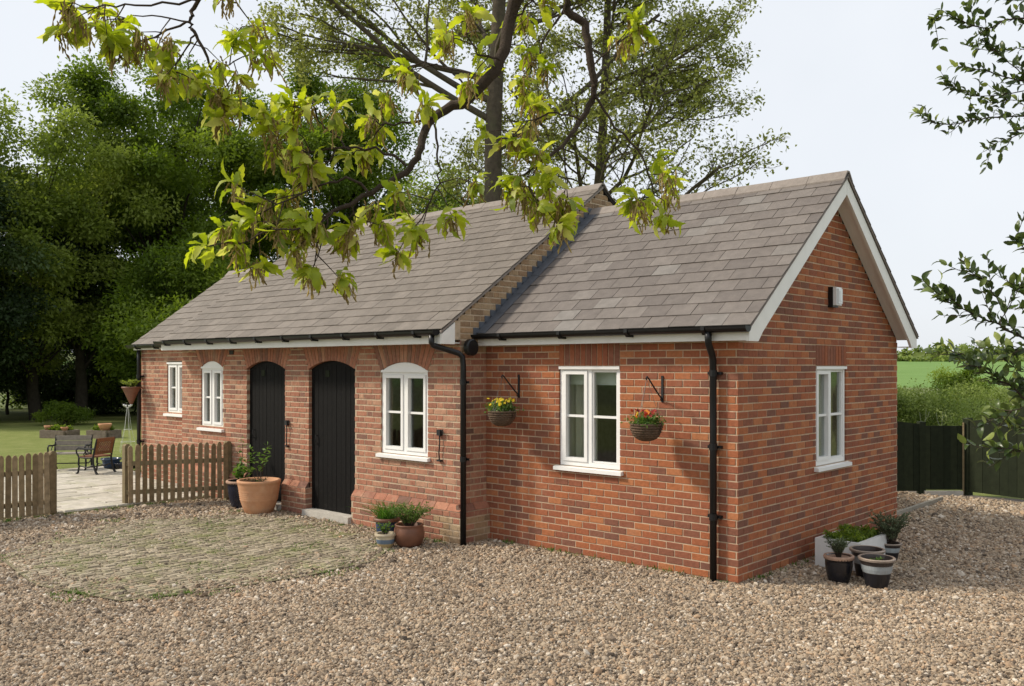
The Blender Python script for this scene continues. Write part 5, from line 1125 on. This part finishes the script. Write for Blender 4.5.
# ------------------------------------------------------------------ near branches
OAK = {'limbs': [[(6.79,-8.86,3.2,0.09),(6.4,-8.7,4.0,0.07),(3.251,-6.412,3.58,0.045),(2.894,-6.061,3.625,0.034),(2.567,-5.818,3.499,0.026),(2.337,-5.758,3.232,0.0185),(2.302,-5.789,3.045,0.017),(2.233,-5.853,2.927,0.0145),(2.146,-5.933,2.864,0.0125),(2.153,-5.993,2.743,0.0105),(2.124,-6.02,2.688,0.009),(2.084,-6.124,2.614,0.007),(2.028,-6.244,2.53,0.005),(2.011,-6.327,2.49,0.003)],
 [(3.251,-6.412,3.58,0.035),(2.852,-5.828,3.711,0.025),(2.472,-5.498,3.597,0.018),(2.33,-5.492,3.314,0.0135),(2.372,-5.454,3.23,0.0125),(2.39,-5.438,3.09,0.0115),(2.395,-5.434,2.996,0.0105),(2.365,-5.461,2.913,0.008),(2.352,-5.54,2.82,0.006),(2.324,-5.634,2.74,0.004),(2.277,-5.677,2.698,0.003)],
 [(2.894,-6.061,3.625,0.025),(2.55,-6.24,3.516,0.018),(2.158,-6.328,3.445,0.013),(1.816,-6.37,3.372,0.009),(1.704,-6.472,3.192,0.006),(1.682,-6.492,3.125,0.005),(1.693,-6.482,3.086,0.0045),(1.731,-6.448,2.975,0.003),(1.747,-6.433,2.891,0.002)]],'twigs': [[(2.16,-5.946,2.859,0.005),(2.11,-5.992,2.846,0.0038),(2.064,-6.034,2.837,0.0027),(2.023,-6.072,2.859,0.0015)],
 [(2.177,-6.066,2.688,0.005),(2.109,-6.129,2.738,0.0041),(2.023,-6.208,2.744,0.0033),(1.955,-6.27,2.735,0.0024),(1.877,-6.341,2.795,0.0015)],
 [(2.187,-5.962,2.832,0.004),(2.194,-5.956,2.737,0.0034),(2.196,-5.954,2.654,0.0027),(2.174,-5.975,2.584,0.0021),(2.146,-6.0,2.513,0.0015)],
 [(2.163,-6.188,2.594,0.0045),(2.108,-6.238,2.629,0.0037),(2.033,-6.307,2.6,0.003),(1.958,-6.375,2.557,0.0022),(1.883,-6.444,2.499,0.0015)],
 [(2.053,-6.262,2.525,0.003),(2.038,-6.276,2.443,0.0023),(2.02,-6.291,2.376,0.0015)],
 [(2.002,-6.132,2.59,0.003),(2.006,-6.128,2.531,0.0023),(1.997,-6.136,2.476,0.0015)],
 [(2.162,-5.782,2.956,0.004),(2.126,-5.815,3.031,0.0032),(2.067,-5.869,3.073,0.0023),(2.007,-5.924,3.047,0.0015)],
 [(2.054,-6.355,2.482,0.003),(1.981,-6.423,2.471,0.0023),(1.924,-6.474,2.431,0.0015)],
 [(2.357,-5.848,3.018,0.004),(2.317,-5.885,3.042,0.0032),(2.281,-5.917,3.091,0.0023),(2.29,-5.909,3.154,0.0015)],
 [(2.102,-6.216,2.721,0.003),(2.048,-6.266,2.794,0.0023),(1.994,-6.315,2.852,0.0015)],
 [(2.006,-6.196,2.749,0.003),(1.975,-6.224,2.674,0.0023),(1.927,-6.269,2.65,0.0015)],
 [(2.395,-5.434,2.996,0.005),(2.451,-5.382,2.889,0.0041),(2.511,-5.328,2.796,0.0033),(2.543,-5.298,2.679,0.0024),(2.54,-5.3,2.645,0.0015)],
 [(2.294,-5.458,3.311,0.005),(2.244,-5.504,3.202,0.0038),(2.226,-5.52,3.144,0.0027),(2.186,-5.557,3.069,0.0015)],
 [(2.371,-5.563,2.813,0.003),(2.378,-5.557,2.712,0.0023),(2.383,-5.552,2.63,0.0015)],
 [(2.357,-5.671,2.729,0.003),(2.338,-5.689,2.665,0.0023),(2.35,-5.678,2.611,0.0015)],
 [(2.359,-5.398,3.107,0.003),(2.412,-5.35,3.164,0.0023),(2.437,-5.327,3.198,0.0015)],
 [(2.427,-5.54,2.885,0.004),(2.365,-5.596,2.911,0.0032),(2.3,-5.655,2.879,0.0023),(2.257,-5.695,2.821,0.0015)],
 [(2.33,-5.764,3.17,0.004),(2.371,-5.726,3.217,0.0027),(2.413,-5.688,3.279,0.0015)],
 [(1.729,-6.517,3.106,0.004),(1.681,-6.561,3.083,0.0032),(1.62,-6.617,3.047,0.0023),(1.559,-6.673,3.053,0.0015)],
 [(1.798,-6.522,3.151,0.004),(1.691,-6.62,3.139,0.0032),(1.595,-6.708,3.133,0.0023),(1.515,-6.781,3.139,0.0015)],
 [(1.681,-6.426,3.249,0.004),(1.737,-6.374,3.197,0.0027),(1.785,-6.331,3.126,0.0015)],
 [(1.74,-6.507,3.068,0.003),(1.712,-6.533,3.009,0.0023),(1.69,-6.553,2.959,0.0015)],
 [(1.588,-6.443,3.164,0.003),(1.496,-6.527,3.186,0.0023),(1.427,-6.59,3.17,0.0015)],
 [(1.731,-6.448,2.975,0.002),(1.776,-6.407,3.005,0.0018),(1.789,-6.395,2.966,0.0015)]]}
EVER = {'stem': [(3.4,-1.5,0,0.07),(3.42,-1.45,1.2,0.06),(3.5,-1.35,2.4,0.05),(3.6,-1.2,3.4,0.04),(3.7,-1.1,4.6,0.03),(3.75,-1.0,5.6,0.015)],'low': [[(3.475,-1.801,1.792,0.009),(3.19,-2.062,2.096,0.0077),(2.962,-2.271,2.245,0.0065),(2.844,-2.379,2.322,0.0052),(2.751,-2.464,2.382,0.004),(2.657,-2.55,2.449,0.0027),(2.608,-2.595,2.493,0.0015)],
 [(3.483,-1.862,1.631,0.009),(3.201,-2.12,1.768,0.0075),(2.975,-2.327,1.926,0.006),(2.858,-2.434,2.03,0.0045),(2.749,-2.533,2.123,0.003),(2.649,-2.625,2.205,0.0015)],
 [(3.468,-1.74,2.291,0.006),(3.159,-2.022,2.542,0.0045),(2.974,-2.192,2.709,0.003),(2.909,-2.252,2.803,0.0015)],
 [(3.49,-1.923,1.365,0.006),(3.171,-2.215,1.528,0.0045),(2.988,-2.383,1.625,0.003),(2.852,-2.507,1.647,0.0015)],
 [(2.909,-2.252,2.274,0.003),(2.851,-2.305,2.441,0.0025),(2.789,-2.361,2.558,0.002),(2.711,-2.433,2.625,0.0015)],
 [(2.878,-2.415,2.309,0.003),(2.927,-2.371,2.472,0.0023),(2.967,-2.334,2.549,0.0015)],
 [(3.024,-2.417,1.908,0.003),(2.926,-2.508,1.828,0.0023),(2.843,-2.583,1.78,0.0015)],
 [(3.138,-1.906,2.096,0.004),(2.949,-2.079,2.056,0.0032),(2.845,-2.175,2.124,0.0023),(2.761,-2.252,2.209,0.0015)],
 [(3.17,-2.08,1.792,0.004),(2.987,-2.248,1.737,0.0027),(2.897,-2.33,1.748,0.0015)],
 [(3.138,-1.906,2.209,0.004),(2.991,-2.041,2.408,0.0027),(2.899,-2.125,2.42,0.0015)],
 [(3.143,-2.309,2.283,0.004),(3.024,-2.417,2.202,0.0027),(2.953,-2.482,2.176,0.0015)],
 [(3.171,-2.215,1.906,0.004),(3.032,-2.343,1.987,0.0027),(2.956,-2.412,2.025,0.0015)],
 [(3.139,-2.041,1.678,0.004),(2.995,-2.173,1.834,0.0027),(2.925,-2.237,1.889,0.0015)],
 [(3.201,-2.12,2.451,0.004),(3.06,-2.249,2.532,0.0027),(2.975,-2.327,2.505,0.0015)]],'up': [[(3.405,-0.577,3.905,0.01),(3.041,-0.911,4.004,0.0079),(2.799,-1.133,3.945,0.0057),(2.532,-1.377,4.037,0.0036),(2.386,-1.51,4.063,0.0015)],
 [(3.419,-0.7,4.198,0.009),(3.061,-1.028,4.263,0.0075),(2.746,-1.316,4.347,0.006),(2.565,-1.482,4.276,0.0045),(2.384,-1.648,4.353,0.003),(2.308,-1.718,4.327,0.0015)],
 [(3.405,-0.577,3.577,0.009),(3.041,-0.911,3.721,0.0075),(2.721,-1.204,3.734,0.006),(2.508,-1.399,3.715,0.0045),(2.323,-1.568,3.682,0.003),(2.187,-1.692,3.761,0.0015)],
 [(3.061,-1.028,3.629,0.004),(2.823,-1.246,3.629,0.0032),(2.651,-1.403,3.551,0.0023),(2.556,-1.491,3.5,0.0015)],
 [(3.12,-0.703,4.438,0.006),(2.775,-1.019,4.518,0.0045),(2.503,-1.267,4.565,0.003),(2.405,-1.358,4.498,0.0015)],
 [(2.836,-1.031,3.961,0.004),(2.591,-1.255,3.881,0.0032),(2.405,-1.425,3.908,0.0023),(2.317,-1.506,3.961,0.0015)],
 [(2.823,-1.11,3.872,0.004),(2.643,-1.275,4.09,0.0032),(2.537,-1.372,4.208,0.0023),(2.483,-1.421,4.168,0.0015)],
 [(2.873,-0.929,3.802,0.004),(2.651,-1.132,3.869,0.0027),(2.503,-1.267,3.843,0.0015)],
 [(3.052,-0.63,4.171,0.005),(2.751,-0.906,4.239,0.0033),(2.55,-1.089,4.225,0.0015)]]}

def smooth_path(pts, m=5):
    P = np.array(pts, float); n = len(P); out = []
    for i in range(n-1):
        p0, p1, p2, p3 = P[max(i-1, 0)], P[i], P[i+1], P[min(i+2, n-1)]
        for k in range(m):
            t = k/m; out.append(.5*((2*p1)+(-p0+p2)*t+(2*p0-5*p1+4*p2-p3)*t*t+(-p0+3*p1-3*p2+p3)*t**3))
    out.append(P[-1]); out = np.array(out); out[:, 3] = np.maximum(out[:, 3], .0009); return out
def jog(path, g, amp):
    q = path.copy(); q[1:-1, :3] += g.normal(0, amp, (len(q)-2, 3)); return q

def leaf_mesh(name, L, Wd, lobes, curl, fold, m, seed):
    g = random.Random(seed); n = 12; b = MB(); mid = []; lf = []; rt = []
    for i in range(n+1):
        t = i/n; env = math.sin(math.pi*min(1, t**.75))**.8*(.55+.75*t) if lobes else math.sin(math.pi*t**.85)**.75
        if lobes: env *= 1+.22*math.sin(t*math.pi*2*lobes+.4)
        if t > .97: env = .04
        if t < .06: env = .03
        w = max(.012, env)*Wd/2; z = curl*math.sin(t*math.pi*.9)*L-curl*.9*t*t*L; x = t*L
        mid.append((x, 0, z)); lf.append((x+(.02*L if lobes else 0)*math.sin(t*math.pi*2*lobes), w, z+fold*w+g.uniform(-.04, .04)*Wd)); rt.append((x, -w*g.uniform(.88, 1.1), z+fold*w+g.uniform(-.04, .04)*Wd))
    b.add(mid+lf+rt, [(i, i+1, n+2+i, n+1+i) for i in range(n)] + [(i+1, i, 2*n+2+i, 2*n+3+i) for i in range(n)])
    me = bpy.data.meshes.new(name); me.from_pydata(b.v, [], b.f); me.materials.append(M[m]); me.polygons.foreach_set('use_smooth', [True]*len(me.polygons)); return me, b
def basis(d, nrm):
    d = Vector(d).normalized(); n = Vector(nrm); n = (n-d*n.dot(d)).normalized(); s = n.cross(d); return Matrix((d, s, n)).transposed()
def leaves_out(root, items, protos, mname, cap):
    """items: (pos, dir, normal, scale, tint); the nearest are leaves of their own, the rest one mesh"""
    items.sort(key=lambda q: np.linalg.norm(np.array(q[0])-EYE)); rest = MB(); gg = random.Random(3)
    for i, (p, d, nr, s, tn) in enumerate(items):
        me, b = gg.choice(protos); Bm = basis(d, nr)
        if i < cap:
            o = link('leaf', me, root); o.location = Vector(p)-Vector((0,0,0)); o.rotation_euler = Bm.to_euler(); o.scale = (s, s*gg.uniform(.85, 1.1), s); o['tint'] = tn
        else: rest.add([Vector(p)+Bm @ (Vector(v)*s) for v in b.v], b.f, tn)
    if rest.v: rest.build('foliage', mname, root, smooth=True, kind='stuff')

def near_oak():
    g = np.random.default_rng(77); base = (6.79, -8.86, 0)
    t = thing('oak_tree', 'near oak reaching in from above with yellow green leaves and brown catkins', 'tree', base)
    b = MB(); b.tube([(6.85,-8.95,-.1),(6.82,-8.9,.5),(6.8,-8.87,1.6),(6.79,-8.86,3.2),(6.85,-8.9,5.5),(6.9,-9.0,8.)], [.36,.27,.24,.22,.17,.06], 14); b.build('trunk', 'bark', t, smooth=True)
    paths = []; ends = []
    for lb in OAK['limbs']: q = jog(smooth_path(lb, 5), g, .003); q[:, 3] *= 1.12; paths.append(q)
    tw = []
    for w in OAK['twigs']:
        q = jog(smooth_path(w, 4), g, .004); paths.append(q); tw.append(q)
    for lb in paths[:3]: tw.append(lb[-14:])
    subs = []
    for q in tw:                                            # short side shoots
        n = len(q)
        for i in range(int(1+n*.30)):
            k = int(g.uniform(.3, 1)*(n-1)); d = unit(g.normal(0, 1, 3)+unit(q[min(k+1, n-1), :3]-q[k-1, :3])*.9+np.array([0, 0, -.15])); L = g.uniform(.05, .14)
            p0 = q[k, :3]; sp = np.array([p0, p0+d*L*.5+g.normal(0, .006, 3), p0+d*L+np.array([0, 0, -.012])]); subs.append(np.c_[sp, [.0022, .0017, .0011]])
    paths += subs
    for q in paths:
        pass
    V, F = tubes_np([(q[:, :3], q[:, 3]) for q in paths[:3]], 8); np_mesh('limbs', V, F, 'twig', t, smooth=True)
    V, F = tubes_np([(q[:, :3], q[:, 3]) for q in paths[3:]], 5); np_mesh('twigs', V, F, 'twig', t, smooth=True, kind='stuff')
    items = []; cat = MB()
    tips = [(q[-1, :3], unit(q[-1, :3]-q[-2, :3])) for q in tw+subs]
    for p, d in tips:
        m = g.integers(9, 15)
        for i in range(m):
            a = g.uniform(0, 6.28); sd = unit(np.cross(d, (.3, .2, .93))); u2 = np.cross(d, sd); dr = unit(d*g.uniform(.1, .8)+(sd*math.cos(a)+u2*math.sin(a))*g.uniform(.6, 1.1)+np.array([0, 0, g.uniform(-.75, .25)]))
            items.append((p+g.normal(0, .006, 3), dr, unit(g.normal(0, .55, 3)+np.array([-.2, -.1, 1.])), g.uniform(.5, 1.15), float(np.clip(g.normal(.58, .25), 0, 1))))
        if g.random() < .85:
            for i in range(g.integers(10, 20)):               # hanging catkins, beaded strings
                q = p+g.normal(0, .013, 3)-np.array([0, 0, .005]); L = g.uniform(.02, .065); n = 6; off = g.normal(0, .014, 2); pts = [(q[0]+off[0]*k/n+g.normal(0, .0012), q[1]+off[1]*k/n+g.normal(0, .0012), q[2]-L*k/n) for k in range(n+1)]
                cat.tube(pts, [.0010+(.0024 if k % 2 else .0004)*g.uniform(.5, 1.2) for k in range(n+1)], 4, g.random(), cap=False)
    cat.build('catkins', 'catkin', t, kind='stuff')
    protos = [leaf_mesh('leaf', .076, .028, 4, c, f, 'leaf_oak_near', k) for k, (c, f) in enumerate(((.10,.25),(.22,.35),(-.05,.2),(.30,.15),(.15,.5)))]
    for me, b in protos: b.t = [0.]*len(b.f)
    leaves_out(t, items, protos, 'leaf_oak_near', 300); print('near oak leaves', len(items))
near_oak()

def near_evergreen():
    g = np.random.default_rng(88); t = thing('evergreen_tree', 'dark glossy leaved evergreen reaching in from the right edge', 'tree', (3.4, -1.5, 0))
    st = smooth_path(EVER['stem'], 4); V, F = tubes_np([(st[:, :3], st[:, 3])], 8); np_mesh('trunk', V, F, 'bark', t, smooth=True)
    paths = []; items = []
    for grp, sc in (('low', 1.0), ('up', .85)):
        for w in EVER[grp]:
            q = jog(smooth_path(w, 4), g, .006)
            k = int(np.argmin(np.linalg.norm(st[:, :3]-q[0, :3], axis=1))); k = max(0, k-2); link0 = smooth_path([tuple(st[k, :3])+(q[0, 3]*1.3,), tuple((st[k, :3]+q[0, :3])/2+np.array([0,0,.03]))+(q[0, 3]*1.15,), tuple(q[0])], 3)
            if np.linalg.norm(st[k, :3]-q[0, :3]) < 1.3 and q[0, 3] > .005: paths.append(link0)
            fam = [q]; n = len(q)
            for i in range(int(n*(.42 if grp == 'low' else .55))):
                kk = int(g.uniform(.2, .97)*(n-1)); d = unit(unit(q[kk+1, :3]-q[kk, :3])*1.0+g.normal(0, .55, 3)+np.array([0, 0, .15])); L = g.uniform(.08, .24); p0 = q[kk, :3]
                sp = np.array([p0, p0+d*L*.5, p0+d*L+np.array([0, 0, .015])]); fam.append(smooth_path(np.c_[sp, [.0028, .002, .001]], 3))
            paths += fam
            for f in fam:
                d_ = np.linalg.norm(np.diff(f[:, :3], axis=0), axis=1).sum(); m = int(d_/(.026 if grp == 'low' else .024))
                for i in range(m):
                    u = (i+g.random())/m
                    if u < .25 and len(f) > 12: continue
                    kf = u*(len(f)-1); k = min(int(kf), len(f)-2); p = f[k, :3]+(f[k+1, :3]-f[k, :3])*(kf-k); d = unit(f[k+1, :3]-f[k, :3]); a = i*2.4+g.normal(0, .4); sd = unit(np.cross(d, (.2, .3, .93))); u2 = np.cross(d, sd)
                    dr = unit(d*g.uniform(.45, 1.)+(sd*math.cos(a)+u2*math.sin(a))*.85+np.array([0, 0, .12])); items.append((p, dr, unit(g.normal(0, .6, 3)+np.array([-.2, 0, 1.])), sc*g.uniform(.6, 1.1), float(np.clip(g.normal(.45, .22)+(.4 if u > .93 else 0), 0, 1))))
    V, F = tubes_np([(q[:, :3], q[:, 3]) for q in paths], 5); np_mesh('branches', V, F, 'twig', t, smooth=True, kind='stuff')
    protos = [leaf_mesh('leaf', .080, .037, 0, c, f, 'leaf_evergreen', 10+k) for k, (c, f) in enumerate(((.08,.3),(.16,.4),(-.04,.25),(.2,.2)))]
    for me, b in protos: b.t = [0.]*len(b.f)
    leaves_out(t, items, protos, 'leaf_evergreen', 300); print('evergreen leaves', len(items))
near_evergreen()
